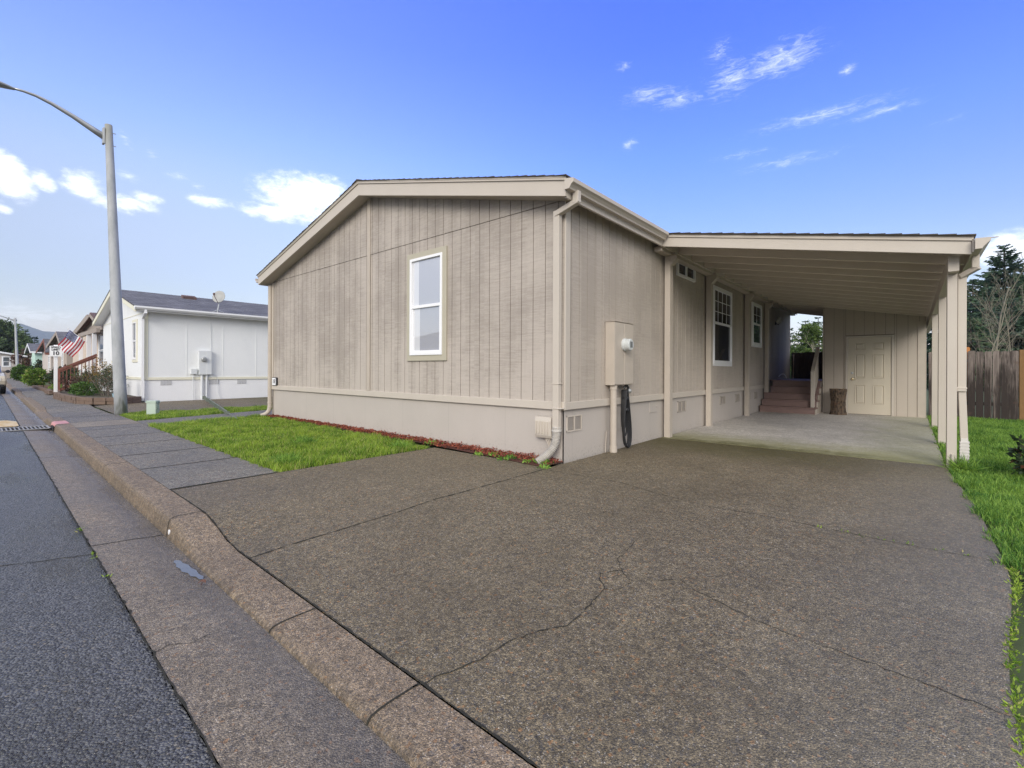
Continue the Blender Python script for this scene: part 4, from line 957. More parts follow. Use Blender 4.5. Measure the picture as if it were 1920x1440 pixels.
# hinged downspout flap / slotted strip lying towards the grass
ss = MB(); p0, p1 = Vector((-16.2, .55, .13)), Vector((-10.1, -.66, .06)); dd = (p1 - p0).normalized()
ss.beam(p0 + Vector((0, 0, .08)), p1 + Vector((0, 0, .035)), .02, .012); ss.beam(p0 + Vector((0, 0, -.04)), p1 + Vector((0, 0, -.03)), .02, .010)
for i in range(26):
    c_ = p0.lerp(p1, i / 25); ss.beam(c_ + Vector((0, 0, -.04)), c_ + Vector((0, 0, .075 - .042 * i / 25)), .012, .05 if i % 5 else .12)
ss.tube([p1, (-8.45, -.98, .05)], .006, 6)
tag(ss.build('drain_trough', simple('grey_green_trough', (.20, .23, .19), .6, .2), at=tuple(p0)), 'narrow slotted grey strip leading from the white house pipe down to the grass', 'drain')

# storm drain grate, yellow and red paint, puddle, leaf
gr = empty('storm_drain', (-11.1, -4.2, -.14), 'iron storm drain grate set across the gutter by the red painted kerb', 'drain')
q = MB(); xa, xb, ta, tb = -11.55, -10.75, -4.95, -4.02
z = -.110
for t0, t1 in ((ta, ta + .03), (tb - .03, tb)): q.box(xa, t0 + .15, z, xb, t1 + .15, z + .012)
q.box(xa, ta + .15, z, xa + .05, tb + .15, z + .0125); q.box(xb - .05, ta + .15, z, xb, tb + .15, z + .0125)
nbar = 15
for i in range(nbar):
    t = ta + .15 + (tb - ta) * (i + .5) / nbar; q.box(xa + .04, t - .009, z, xb - .04, t + .012, z + .0115)
q.build('bars', simple('cast_iron', (.30, .29, .28), .5, .2), gr)
q = MB(); q.box(xa, ta + .15, z - .02, xb, tb + .15, z - .001); q.build('pit', simple('drain_dark', (.008, .008, .008), .9), gr)
m, nt = new_mat('worn_yellow_paint'); c = mix(nt, ramp(nt, noise(nt, pos(nt), 5., 5, .7), .40, .62), (.68, .55, .34), (.50, .30, .06)); M_YEL = finish(m, nt, c, .6)
q = MB(); q.add([S(-13.6, -4.9, -.092), S(-11.75, -4.9, -.092), S(-11.75, -4.53, -.105), S(-11.95, -4.46, -.110), S(-13.2, -4.46, -.110), S(-13.6, -4.60, -.102)], [(0, 1, 2, 3, 4, 5)])
tag(q.build('yellow_marking', M_YEL, at=(0, 0, 0)), kind='structure')
m, nt = new_mat('worn_red_paint'); c = mix(nt, ramp(nt, noise(nt, pos(nt), 9., 5, .7), .35, .75), (.50, .20, .19), (.62, .38, .36)); M_RED = finish(m, nt, c, .6)
q = MB(); pr = [(t - .004 * (k < 5), z + .004) for k, (t, z) in enumerate(kprof(-10.8))][1:]
for x in (-11.25, -10.45): q.v += [S(x, t, z) for t, z in pr]
n = len(pr); q.f = [(k, n + k, n + k + 1, k + 1) for k in range(n - 1)]; q.m = [0] * (n - 1)
tag(q.build('red_kerb_marking', M_RED, at=(0, 0, 0)), kind='structure')
q = MB(); q.box(-10.9, -4.0 + .1455 - .012, -.145, -10.45, -3.9 + .1455, -.05); tag(q.build('kerb_inlet', simple('inlet_dark', (.01, .01, .01), .9), at=(0, 0, 0)), kind='structure')
q = MB(); q.lathe([(.022, -.002), (.026, .006), (.021, .006), (.019, -.02)], (-1.06, -3.958, -.10), 14, axis='y'); tag(q.build('kerb_drain_pipe', M_WHITE, at=(-1.06, -3.97, -.085)), 'white plastic drain pipe end in the kerb face beside the driveway', 'pipe')
m, nt = new_mat('puddle_water'); M_WATER = finish(m, nt, (.125, .125, .125, 1), .10)
q = MB(); rr = random.Random(3); P = [(-.50, -4.068), (-.46, -4.045), (-.40, -4.047), (-.34, -4.030), (-.27, -4.034), (-.20, -4.022), (-.12, -4.030), (-.06, -4.020), (-.01, -4.035), (-.03, -4.052), (-.09, -4.055), (-.12, -4.075), (-.19, -4.072), (-.24, -4.092), (-.31, -4.086), (-.36, -4.096), (-.42, -4.082), (-.47, -4.086)]
q.add([(x, y, -.1415) for x, y in P], [tuple(range(len(P)))]); tag(q.build('puddle', M_WATER, at=(0, 0, 0)), kind='structure')
q = MB(); q.add([(.045, -4.085, -.137), (.062, -4.062, -.124), (.082, -4.048, -.134), (.07, -4.042, -.118), (.05, -4.058, -.116), (.034, -4.068, -.131)], [(0, 1, 4, 5), (1, 2, 3, 4)]); q.tube([(.065, -4.06, -.128), (.085, -4.075, -.138)], .002, 5)
tag(q.build('fallen_leaf', simple('dead_leaf', (.10, .04, .025), .7, .3, 30.), at=(.05, -4.06, -.135)), 'curled red brown dead leaf at the edge of the gutter puddle', 'leaf')

# ------------------------------------------------------------------ neighbours
M_WSIDE = mat_siding('white_siding', (.80, .81, .81), (.66, .68, .69), .5, .4, .5)
M_WSKIRT = simple('white_skirting', (.80, .80, .81), .7, .04, 2., .5, 25.)
M_CREAM = simple('cream_trim', (.74, .715, .58), .6, .04)
wh = empty('white_house', (-21.3, -.97, 0), 'white manufactured home with cream trim and grey shingle roof left of the beige home', 'house')
X1, X0, XP = -17.4, -25.4, -21.4; Y0 = -.97
wsof = lambda x: 3.33 + .235 * (4.0 - abs(x - XP))
q = MB(); q.prism([(X0, .8), (X1, .8), (X1, 3.33), (XP, wsof(XP)), (X0, 3.33)], 'y', Y0, 18); q.build('wall', M_WSIDE, wh)
q = MB(); q.box(X0 + .01, Y0 + .01, -.1, X1 - .012, 17.9, .80); q.build('skirting', M_WSKIRT, wh)
q = MB(); q.box(X0, Y0 - .02, .79, X1 + .022, Y0 - .001, .885); q.box(X1 + .001, Y0 - .001, .79, X1 + .022, 18, .885); q.box(X1 + .001, Y0 - .001, .886, X1 + .02, Y0 + .10, 3.3)
q.box(X1 - .001, Y0 - .019, .886, X1 - .10, Y0 - .001, 3.3); q.box(XP - .05, Y0 - .018, .886, XP + .05, Y0 - .001, wsof(XP) - .02); q.box(X0, Y0 - .012, 3.20, X1, Y0 - .001, 3.225)
q.build('trim', M_CREAM, wh)
q = MB()
for y in (.29, 1.52, 2.75, 3.98): q.box(X1, y, .887, X1 + .008, y + .03, 3.33)
q.build('panel_seam', M_WSIDE, wh)
wrz = lambda x, o=0.: 4.47 - .245 * abs(x - XP) + o
ro = MB()
for sx in (X1 + .38, X0 - .38): ro.add([(XP, Y0 - .35, wrz(XP)), (sx, Y0 - .35, wrz(sx)), (sx, 18.2, wrz(sx)), (XP, 18.2, wrz(XP)), (XP, Y0 - .35, wrz(XP) - .05), (sx, Y0 - .35, wrz(sx) - .05), (sx, 18.2, wrz(sx) - .05), (XP, 18.2, wrz(XP) - .05)], [(0, 1, 2, 3), (4, 5, 6, 7), (0, 1, 5, 4), (1, 2, 6, 5), (2, 3, 7, 6)])
roo = ro.build('roof', M_GREYROOF, wh)
q = MB()
for sx in (X1 + .36, X0 - .36): q.prism([(XP, wrz(XP, -.03)), (sx, wrz(sx, -.03)), (sx, wrz(sx, -.22)), (XP, wrz(XP, -.24))], 'y', Y0 - .34, Y0 - .305)
q.build('barge_board', M_CREAM, wh)
q = MB()
for sx in (X1 + .34, X0 - .34): q.quad((XP, Y0 - .30, wrz(XP, -.23)), (sx, Y0 - .30, wrz(sx, -.2)), (sx, Y0, wrz(sx, -.2)), (XP, Y0, wrz(XP, -.23)))
q.quad((X1 + .34, Y0 - .3, 3.235), (X1, Y0 - .3, 3.235), (X1, 18, 3.235), (X1 + .34, 18, 3.235))
q.build('soffit', M_WSKIRT, wh)
q = MB(); q.prism([(X1 + .34, 3.27), (X1 + .42, 3.27), (X1 + .47, 3.33), (X1 + .47, 3.385), (X1 + .34, 3.39)], 'y', Y0 - .36, 18); q.box(X1 + .31, Y0 - .3, 3.22, X1 + .338, 18, 3.37)
q.rtube([(X1 + .38, Y0 - .05, 3.3), (X1 + .38, Y0 - .05, 3.16)], .09, .07, up=(0, 1, 0)); q.beam((X1 + .42, Y0 - .05, 3.18), (X1 + .03, Y0 - .06, 2.98), .08, .07); q.rtube([(X1 + .05, Y0 - .06, 3.0), (X1 + .05, Y0 - .06, .05)], .09, .07, up=(0, 1, 0))
q.build('gutter', M_WHITE, wh)
M_WGLASS = mat_glass('white_house_glass', (.12, .13, .14), .12, blind=True)
window(wh, -19.15, -18.55, 1.54, 2.95, Y0, 'x', M_WGLASS, M_WGLASS, True, .5, .1, cmat=M_CREAM)
window(wh, -23.2, -22.6, 1.54, 2.95, Y0, 'x', M_WGLASS, M_WGLASS, True, .5, .1, cmat=M_CREAM)
q = MB(); q.box(X1, .68, .98, X1 + .14, 1.10, 1.90); q.box(X1 + .141, .93, .99, X1 + .15, 1.09, 1.89); q.box(X1, .43, 1.0, X1 + .1, .62, 1.2)
for y, r2 in ((.79, .045), (.95, .035), (.5, .015)): q.tube([(X1 + .06, y, 1.0), (X1 + .06, y, .0)], r2, 8)
q.tube(bez((X1 + .02, 1.08, 3.3), (X1 + .02, 1.12, 2.5), (X1 + .02, 1.1, 1.9), (X1 + .02, 1.12, 1.0), 6), .007, 5); q.tube(bez((X1 + .03, 1.12, 1.0), (X1 + .03, 1.5, 1.0), (X1 + .03, 1.2, .4), (X1 + .04, 1.45, .03), 8), .008, 5)
wsp_ = q.build('service_panel', simple('white_meter_panel', (.66, .68, .69), .5, .05), wh)
q = MB(); q.lathe([(.10, 0), (.10, .03), (.085, .035), (.085, .1), (.07, .11), (0, .112)], (X1 + .14, .83, 1.57), 16, axis='x'); q.build('meter', M_METAL, wsp_)
M_WVENT = simple('pale_vent', (.5, .5, .51), .6)
for y in (-.50, 1.06, 2.05):
    for e in (0, .18):
        q = MB(); q.box(X1 - .012, y + e, .60, X1 + .002, y + e + .155, .775); q.build('vent', M_WVENT, wh)
q = MB(); zv = wrz(-20.6); q.prism([(-20.75, wrz(-20.75)), (-20.45, wrz(-20.45)), (-20.45, wrz(-20.45) + .1), (-20.75, wrz(-20.75) + .12)], 'y', .95, 1.45); q.build('roof_vent', M_BROWNROOF, roo); q = MB(); q.prism([(-20.9, wrz(-20.9)), (-20.6, wrz(-20.6)), (-20.6, wrz(-20.6) + .22), (-20.9, wrz(-20.9) + .22)], 'y', 5.3, 5.6)
q.build('roof_vent', M_BROWNROOF, roo)
# satellite dish on that roof
di = empty('satellite_dish', (-17.05, 1.26, 3.40), 'pale grey satellite dish on the eave of the white house', 'satellite dish')
q = MB(); q.tube([(-17.05, 1.22, 3.40), (-17.07, 1.26, 3.62), (-17.12, 1.32, 3.88)], .02, 7); q.tube([(-17.05, 1.05, 3.40), (-17.06, 1.24, 3.5), (-17.05, 1.45, 3.41)], .014, 6); q.build('mast', M_METAL, di)
q = MB(); nrm = Vector((.72, -.62, .30)).normalized(); uu = nrm.cross(Vector((0, 0, 1))).normalized(); vv_ = uu.cross(nrm); cc = Vector((-17.10, 1.28, 4.02)); rings = []
for j, (rr_, dp) in enumerate(((0, -.05), (.09, -.042), (.165, -.02), (.225, .008), (.23, -.004), (.15, -.04), (0, -.06))):
    for k in range(20):
        a_ = 2 * math.pi * k / 20; q.v.append(tuple(cc + (uu * math.cos(a_) + vv_ * math.sin(a_) * 1.12) * max(rr_, .002) + nrm * dp))
for j in range(6):
    for k in range(20): q.f.append((j * 20 + k, j * 20 + (k + 1) % 20, (j + 1) * 20 + (k + 1) % 20, (j + 1) * 20 + k)); q.m.append(0)
q.build('reflector', simple('dish_grey', (.36, .36, .35), .5, .05), di, smooth=True)
q = MB(); q.tube([cc - vv_ * .25, cc - vv_ * .17 + nrm * .22, cc + nrm * .28 - vv_ * .08 + uu * .04], .012, 6); q.lathe([(.03, 0), (.045, .07), (.03, .09)], tuple(cc + nrm * .28 - vv_ * .08 + uu * .04), 8); q.build('feed_arm', M_BROWNROOF, di)

def simple_house(name, label, x0, x1, y0, y1, ze, xp, zp, wall, roof, trim, zskirt=.6, ov=.3, wins=(), skirt=None):
    h_ = empty(name, ((x0 + x1) / 2, y0, 0), label, 'house')
    q = MB(); q.prism([(x0, zskirt), (x1, zskirt), (x1, ze), (xp, zp - .12), (x0, ze)], 'y', y0, y1); q.build('wall', wall, h_)
    q = MB(); q.box(x0 + .02, y0 + .02, -.1, x1 - .02, y1 - .1, zskirt); q.build('skirting', skirt or wall, h_)
    q = MB()
    for sx, xe in ((x1 + ov, x1), (x0 - ov, x0)):
        k = (ze - zp) / abs(xe - xp); zs = zp + k * abs(sx - xp)
        q.add([(xp, y0 - ov, zp), (sx, y0 - ov, zs), (sx, y1, zs), (xp, y1, zp), (xp, y0 - ov, zp - .08), (sx, y0 - ov, zs - .08), (sx, y1, zs - .08), (xp, y1, zp - .08)], [(0, 1, 2, 3), (4, 5, 6, 7), (0, 1, 5, 4), (1, 2, 6, 5), (2, 3, 7, 6)])
    q.build('roof', roof, h_)
    q = MB()
    for sx, xe in ((x1 + ov, x1), (x0 - ov, x0)):
        k = (ze - zp) / abs(xe - xp); zs = zp + k * abs(sx - xp)
        q.prism([(xp, zp - .02), (sx, zs - .02), (sx, zs - .24), (xp, zp - .26)], 'y', y0 - ov - .03, y0 - ov + .01)
    q.box(x1 + ov - .02, y0 - ov + .02, zp + (ze - zp) / abs(x1 - xp) * abs(x1 + ov - xp) - .22, x1 + ov + .06, y1, zp + (ze - zp) / abs(x1 - xp) * abs(x1 + ov - xp) - .03)
    q.build('barge_board', trim, h_)
    for (ax, h0, h1, z0, z1) in wins: window(h_, h0, h1, z0, z1, y0 if ax == 'x' else x1, ax, M_WGLASS, M_WGLASS, True, .5, .06, cmat=M_WHITE)
    return h_
M_TAN = simple('tan_siding', (.40, .33, .275), .7, .06); M_MINT = simple('mint_siding', (.50, .68, .60), .6, .05); M_PINKBE = simple('pale_siding', (.55, .49, .45), .7, .06)
M_RUST = simple('rust_trim', (.22, .08, .055), .7, .1); M_TAUPE = simple('taupe_trim', (.33, .28, .24), .7, .08); M_PEACH = simple('peach_siding', (.60, .50, .41), .7, .05)
# house with porch and red-brown stair railing
ph = simple_house('porch_house', 'peach and white manufactured home with a gabled front porch behind the white house', -40.5, -27.35, -.45, 16, 3.15, -32.0, 4.25, M_PEACH, M_BROWNROOF, M_TAUPE, 1.2, .3, [('x', -30.3, -28.5, 1.38, 3.0)], M_WSKIRT)
q = MB(); q.prism([(-32.35, 3.10), (-26.6, 3.10), (-26.6, 3.50), (-28.05, 3.92), (-32.35, 3.36)], 'y', -.85, -.75); q.build('porch_gable', M_TAUPE, ph)
q = MB(); q.prism([(-32.6, 3.32), (-28.05, 3.94), (-26.3, 3.45), (-26.3, 3.53), (-28.05, 4.03), (-32.6, 3.42)], 'y', -1.1, -.5); q.build('porch_roof', M_BROWNROOF, ph)
q = MB(); q.prism([(-32.6, 3.20), (-28.05, 3.82), (-26.3, 3.30), (-26.3, 3.46), (-28.05, 3.96), (-32.6, 3.36)], 'y', -1.14, -1.11); q.box(-32.4, -1.09, 2.95, -26.4, -.95, 3.15); q.build('porch_trim', M_TAUPE, ph)
for x in (-32.0, -29.3, -27.6):
    q = MB(); q.box(x - .09, -1.08, 1.0, x + .09, -.92, 2.95); q.build('porch_post', M_WHITE, ph, at=(x, -1, 1))
q = MB(); q.box(-32.5, -1.2, 0, -26.8, -.46, 1.0); q.build('porch_deck', M_WSKIRT, ph)
ra = MB(); ra.beam((-27.2, -2.35, 1.10), (-27.2, -.95, 1.88), .09, .10); ra.beam((-27.2, -2.35, 1.0), (-27.2, -.95, 1.77), .04, .08)
for i in range(11):
    t = i / 10; y = -2.3 + 1.32 * t; z = 1.08 + .735 * t; ra.box(-27.215, y - .016, z - .95, -27.185, y + .016, z - .06)
ra.box(-27.25, -2.36, 0, -27.15, -2.26, 1.08); ra.beam((-27.2, -2.3, .15), (-27.2, -.98, .88), .05, .1)
ra.build('stair_railing', M_RUST, ph)
q = MB()
for i in range(5): q.box(-28.4, -2.3 + .22 * i, 0, -27.25, -1.2, .2 * (i + 1))
q.build('stairs', M_TAUPE, ph)
simple_house('tan_house', 'tan manufactured home with a grey roof seen behind the flag', -53.0, -44.0, -.4, 12, 3.15, -46.2, 4.02, M_TAN, M_GREYROOF, M_TAUPE, .7, .4, [('x', -46.9, -46.0, 1.2, 2.4), ('y', 1.0, 2.6, 1.3, 2.5)], M_TAN)
simple_house('rust_gabled_house', 'house with a rust red gable front behind the speed limit sign', -62.5, -54.5, -.4, 10, 2.95, -55.5, 3.85, M_PINKBE, M_GREYROOF, M_RUST, .7, .4, [('x', -56.5, -55.4, 1.1, 2.3)], M_PINKBE)
simple_house('mint_house', 'mint green house with a dark grey roof far down the street', -76.5, -68.8, -.5, 12, 3.15, -72.2, 4.0, M_MINT, M_GREYROOF, M_WHITE, .7, .4, [('x', -75.5, -73.5, .8, 2.6)], M_MINT)
eh = empty('end_house', (-80.6, -7, 0), 'pale house with a white roof edge facing down the street at its far end', 'house')
q = MB(); q.prism([(-15, .9), (-.95, .9), (-.95, 2.62), (-5.5, 3.55), (-15, 3.2)], 'x', -90, -80); q.build('wall', M_PINKBE, eh)
q = MB(); q.box(-89.9, -14.9, -.1, -80.03, -1, .9); q.build('skirting', M_TAN, eh)
q = MB(); q.prism([(-15.3, 3.2), (-5.5, 3.75), (-.45, 2.72), (-.45, 2.55), (-5.5, 3.55), (-15.3, 3.0)], 'x', -90.4, -79.6); q.build('roof', M_WHITE, eh)
window(eh, -2.55, -1.95, 1.4, 2.55, -80, 'y', M_WGLASS, M_WGLASS, True, .5, .08, cmat=M_WHITE)
simple_house('grey_house', 'grey house across the street, seen only reflected in the tall gable window', -30, -13.5, -32, -17, 3.1, -17.5, 4.5, simple('grey_siding', (.30, .31, .32), .7), M_GREYROOF, M_TAUPE, .7, .3, [])

# flag of stripes and stars on the porch post
fl = empty('flag', (-28, -1.19, 2.48), 'American flag on an angled pole in front of the tan house', 'flag')
P0, P1 = Vector((-28, -1.12, 2.40)), Vector((-28, -1.93, 3.15))
q = MB(); q.tube([P0, P1], .014, 8); q.lathe([(.0, -.03), (.03, 0), (0, .03)], tuple(P1), 8); q.build('flagpole', M_WHITE, fl)
A_, B_ = P1.lerp(P0, .08), P1.lerp(P0, .80)
fm = [simple('flag_red', (.42, .025, .04), .7, .05), simple('flag_white', (.72, .72, .74), .7, .03), simple('flag_blue', (.03, .045, .16), .7, .05)]
q = MB(); NU, NV = 44, 26
hoist = (B_ - A_)
for i in range(NU + 1):
    for j in range(NV + 1):
        u, v = i / NU, j / NV
        base_ = A_.lerp(B_, v)
        drop = Vector((.0, -.44, -.88)).normalized() * (1.02 * u)
        wv = .07 * math.sin(u * 7 + v * 3) * u + .03 * math.sin(v * 11 + u * 2)
        q.v.append(tuple(base_ + drop * (1 - .12 * v) + Vector((wv, .06 * math.sin(u * 5) * u, 0))))
for i in range(NU):
    for j in range(NV):
        a_ = i * (NV + 1) + j; q.f.append((a_, a_ + NV + 1, a_ + NV + 2, a_ + 1))
        can = i < 18 and j < 14
        st_ = can and (i % 2 == 0) and ((j + (i // 2)) % 2 == 0) and 0 < i < 17 and 0 < j < 13
        q.m.append((1 if st_ else 2) if can else (0 if (j // 2) % 2 == 0 else 1))
q.build('cloth', fm, fl, recalc=False, smooth=True)

# block retaining wall of the planting bed
rw = empty('planter_wall', (-20.5, -2.7, 0), 'low curved wall of brown blocks edging the planting bed at the white house', 'planter')
M_BLOCK = simple('brown_blocks', (.17, .115, .085), .85, .25, 9., .5, 50.); rr = random.Random(8)
pl = [(-25.0, -2.55), (-23.9, -2.66), (-22.3, -2.80), (-20.0, -2.74), (-18.0, -2.62), (-17.2, -2.30), (-16.7, -1.75), (-17.2, -1.15)]
q = MB()
for row in range(2):
    for (xa, ya), (xb, yb) in zip(pl[:-1], pl[1:]):
        L = math.hypot(xb - xa, yb - ya); n_ = max(1, int(L / .31))
        for k in range(n_):
            t0, t1 = (k + .02 + .0 * row) / n_, (k + .96) / n_
            e = rr.uniform(-.012, .012); ux, uy = (yb - ya) / L * e, -(xb - xa) / L * e
            q.beam((xa + (xb - xa) * t0 + ux, ya + (yb - ya) * t0 + uy, .055 + .115 * row), (xa + (xb - xa) * t1 + ux, ya + (yb - ya) * t1 + uy, .055 + .115 * row), .18, .108)
q.build('blocks', M_BLOCK, rw)
q = MB(); q.add([(x, y + .05, .17) for x, y in pl] + [(-17.42, -1.0, .17), (-25.0, -1.0, .17)], [tuple(range(len(pl) + 2))]); q.build('soil', simple('bed_soil', (.06, .05, .03), .9, .3, 8., .4), rw)
for nm, pts in (('stone_edging', [(-29.8, -2.35), (-32, -2.5), (-35, -2.5), (-37.4, -2.5), (-37.2, -1.6)]), ('stone_edging', [(-27.0, -2.55), (-28.5, -2.6), (-29.6, -2.4)])):
    q = MB()
    for (xa, ya), (xb, yb) in zip(pts[:-1], pts[1:]):
        L = math.hypot(xb - xa, yb - ya); n_ = max(1, int(L / .4))
        for k in range(n_): q.beam((xa + (xb - xa) * k / n_, ya + (yb - ya) * k / n_, .06), (xa + (xb - xa) * (k + .9) / n_, ya + (yb - ya) * (k + .9) / n_, .06), .2, .16)
    o = q.build(nm, M_BLOCK, at=(*pts[0], 0)); tag(o, 'low dark stone edging of a bed, ' + ('below the round green bush' if len(pts) == 5 else 'left of the sign post'), 'edging', 'stone bed edgings')

# parked car at the kerb, mostly outside the left edge
car = empty('parked_car', (-33.6, -4.72, -.12), 'beige parked car at the kerb, cut off by the left edge', 'car')
M_CAR = simple('beige_car_paint', (.46, .41, .33), .25, .03, 2., .0); M_CGLASS = mat_glass('car_glass', (.02, .025, .03), .15)
q = MB(); yl, yr = -5.60, -3.84; zb_ = .12
side = [(-31.3, .30), (-31.25, .62), (-31.45, .80), (-32.3, .92), (-33.2, 1.0), (-35.9, 1.02), (-36.0, .6), (-35.95, .30)]
q.prism(side, 'y', yl, yr); q.build('body', M_CAR, car, bevel=.07)
q = MB(); q.prism([(-32.5, .94), (-33.3, 1.36), (-35.0, 1.38), (-35.7, 1.02)], 'y', yl + .16, yr - .16); q.build('cabin', M_CGLASS, car, bevel=.05)
q = MB(); q.prism([(-33.25, 1.355), (-33.4, 1.41), (-34.9, 1.42), (-35.05, 1.375)], 'y', yl + .17, yr - .17); q.build('roof', M_CAR, car, bevel=.03)
for x in (-32.2, -35.0):
    for y in (yl + .02, yr - .20):
        q = MB(); q.lathe([(.2, 0), (.31, .01), (.325, .05), (.325, .15), (.31, .19), (.2, .2)], (x, y, .2), 20, axis='y'); wo = q.build('wheel', M_DARK, car, at=(x, y + .1, .2))
        q = MB(); q.lathe([(.02, -.004), (.19, -.003), (.2, .1), (.19, .203), (.02, .204)], (x, y, .2), 14, axis='y'); q.build('rim', M_METAL, wo)
for y in (yl + .3, yr - .3):
    q = MB(); q.lathe([(.0, 0), (.10, -.02), (.11, -.10)], (-31.24, y, .62), 14, axis='x'); q.build('headlight', M_WHITE, car)
q = MB(); q.box(-31.24, yl + .5, .42, -31.2, yr - .5, .56); q.box(-31.22, yl + .1, .24, -31.1, yr - .1, .38); q.build('bumper', M_DARK, car, bevel=.03)
for y, s_ in ((yr + .02, 1), (yl - .02, -1)):
    q = MB(); q.lathe([(.0, -.05), (.07, -.04), (.09, .0), (.07, .04), (0, .05)], (-32.9, y + .07 * s_, 1.02), 12, axis='x'); q.beam((-32.95, y - .2 * s_, .97), (-32.9, y + .05 * s_, 1.0), .04, .05); q.build('mirror', M_DARK, car)
# ------------------------------------------------------------------ vegetation
rng = np.random.default_rng(11)
def mat_leaf(name, dark, light, scale=1.2, trans=.25, rough=.6, fine=30., third=None):
    m, nt = new_mat(name); p = pos(nt)
    n1 = noise(nt, p, scale, 4, .6); n2 = nd(nt, 'ShaderNodeNewGeometry').outputs['Random Per Island']
    f = math_(nt, 'ADD', math_(nt, 'MULTIPLY', n1, 1.1), math_(nt, 'MULTIPLY', n2, .55))
    c = mix(nt, ramp(nt, f, .45, 1.15), dark, light)
    if third: c = mix(nt, ramp(nt, n2, .88, .95), c, third)
    b = nd(nt, 'ShaderNodeBsdfPrincipled', {'Base Color': c, 'Roughness': rough, 'Specular IOR Level': .3})
    t = nd(nt, 'ShaderNodeBsdfTranslucent', {'Color': c})
    mx = nd(nt, 'ShaderNodeMixShader', {0: trans, 1: b.outputs[0], 2: t.outputs[0]})
    nd(nt, 'ShaderNodeOutputMaterial', {'Surface': mx.outputs[0]})
    return m
M_GRASS = mat_leaf('lawn_grass', (.080, .180, .018), (.40, .54, .070), 2.4, .40, .55, third=(.46, .42, .17))
M_GRASS_R = mat_leaf('lush_grass', (.058, .170, .026), (.30, .47, .080), 2.0, .40, .55)
M_FIR = mat_leaf('fir_needles', (.025, .055, .028), (.092, .155, .068), .8, .12, .7)
M_FIR2 = mat_leaf('spruce_needles', (.020, .050, .032), (.074, .128, .074), .8, .12, .7)
M_BROAD = mat_leaf('green_tree_leaves', (.035, .07, .018), (.12, .18, .045), .9, .25)
M_PINE = mat_leaf('pine_needles', (.030, .060, .024), (.12, .17, .065), .5, .15, .7)
M_HEDGE = mat_leaf('shrub_leaves', (.02, .05, .012), (.10, .19, .03), 3., .2, .45)
M_HEDGE_Y = mat_leaf('yellow_green_shrub_leaves', (.05, .12, .015), (.24, .36, .06), 3., .3, .4, third=(.45, .42, .15))
M_DARKSH = mat_leaf('dark_shrub_leaves', (.014, .028, .012), (.045, .075, .03), 3., .15, .5, third=(.12, .05, .03))
M_REDSH = mat_leaf('red_brown_shrub_leaves', (.05, .022, .020), (.15, .07, .05), 3., .2, .6)
M_GOLD = mat_leaf('golden_shrub_leaves', (.10, .07, .03), (.34, .22, .06), 4., .25, .6)
M_TWIG = simple('bare_twigs', (.16, .13, .105), .9, .3, 8., .2)
M_PALEBARK = simple('pale_birch_bark', (.27, .245, .18), .85, .3, 7., .4, 30.)
M_TRUNK = simple('conifer_bark', (.07, .052, .04), .9, .3, 6., .6)

def nrmv(a): return a / np.maximum(np.linalg.norm(a, axis=1, keepdims=True), 1e-9)
def cards(P, D, L, W):
    """diamond leaves from P along D"""
    n = len(P); D = nrmv(D); s = nrmv(np.cross(D, rng.normal(size=(n, 3)))) * (W[:, None] / 2)
    q = D * L[:, None]
    V = np.stack([P, P + q * .45 + s, P + q, P + q * .45 - s], 1).reshape(-1, 3)
    return V, np.arange(4 * n).reshape(n, 4)

def grass(name, label, bbox, inside, dens, h, mat, z0=-.02, wid=.005, clump=.7, seed=1):
    r = np.random.default_rng(seed); x0, x1, y0, y1 = bbox
    n = int((x1 - x0) * (y1 - y0) * dens); x = r.uniform(x0, x1, n); y = r.uniform(y0, y1, n)
    k = inside(x, y); x, y = x[k], y[k]; n = len(x)
    cl = sum(np.sin(x * a + y * b + c) for a, b, c in ((3.1, 1.7, .3), (-2.2, 4.3, 1.), (7.3, -5.1, 2.), (5.2, 8.8, .7), (13., 9., 3.))) / 5
    hh = h * (1 + clump * cl) * r.uniform(.45, 1.25, n); hh = np.maximum(hh, h * .2)
    az = r.uniform(0, 2 * np.pi, n); lean = r.uniform(.15, 1.0, n) * hh
    dx, dy = np.cos(az) * lean, np.sin(az) * lean; az2 = az + np.pi / 2 + r.normal(0, .5, n)
    wx, wy = np.cos(az2) * wid / 2, np.sin(az2) * wid / 2
    zz = np.full(n, z0)
    v = np.stack([np.stack([x - wx, y - wy, zz], 1), np.stack([x + wx, y + wy, zz], 1),
                  np.stack([x + dx * .4 + wx * .8, y + dy * .4 + wy * .8, zz + hh * .6], 1), np.stack([x + dx * .4 - wx * .8, y + dy * .4 - wy * .8, zz + hh * .6], 1),
                  np.stack([x + dx, y + dy, zz + hh * .95], 1)], 1).reshape(-1, 3)
    i = np.arange(n) * 5
    F = np.concatenate([np.stack([i, i + 1, i + 2], 1), np.stack([i, i + 2, i + 3], 1), np.stack([i + 3, i + 2, i + 4], 1)])
    o = np_mesh(name, v, F, mat); tag(o, label, 'grass', kind='stuff'); return o
def poly_inside(P, wob=.03):
    P = np.array(P)
    def f(x, y):
        x = x + wob * np.sin(y * 23 + x * 7); y = y + wob * np.sin(x * 19 - y * 5); c = np.zeros(len(x), bool); n = len(P)
        for i in range(n):
            (xa, ya), (xb, yb) = P[i], P[(i + 1) % n]
            if ya == yb: continue
            c ^= ((ya > y) != (yb > y)) & (x < (xb - xa) * (y - ya) / (yb - ya) + xa)
        return c
    return f
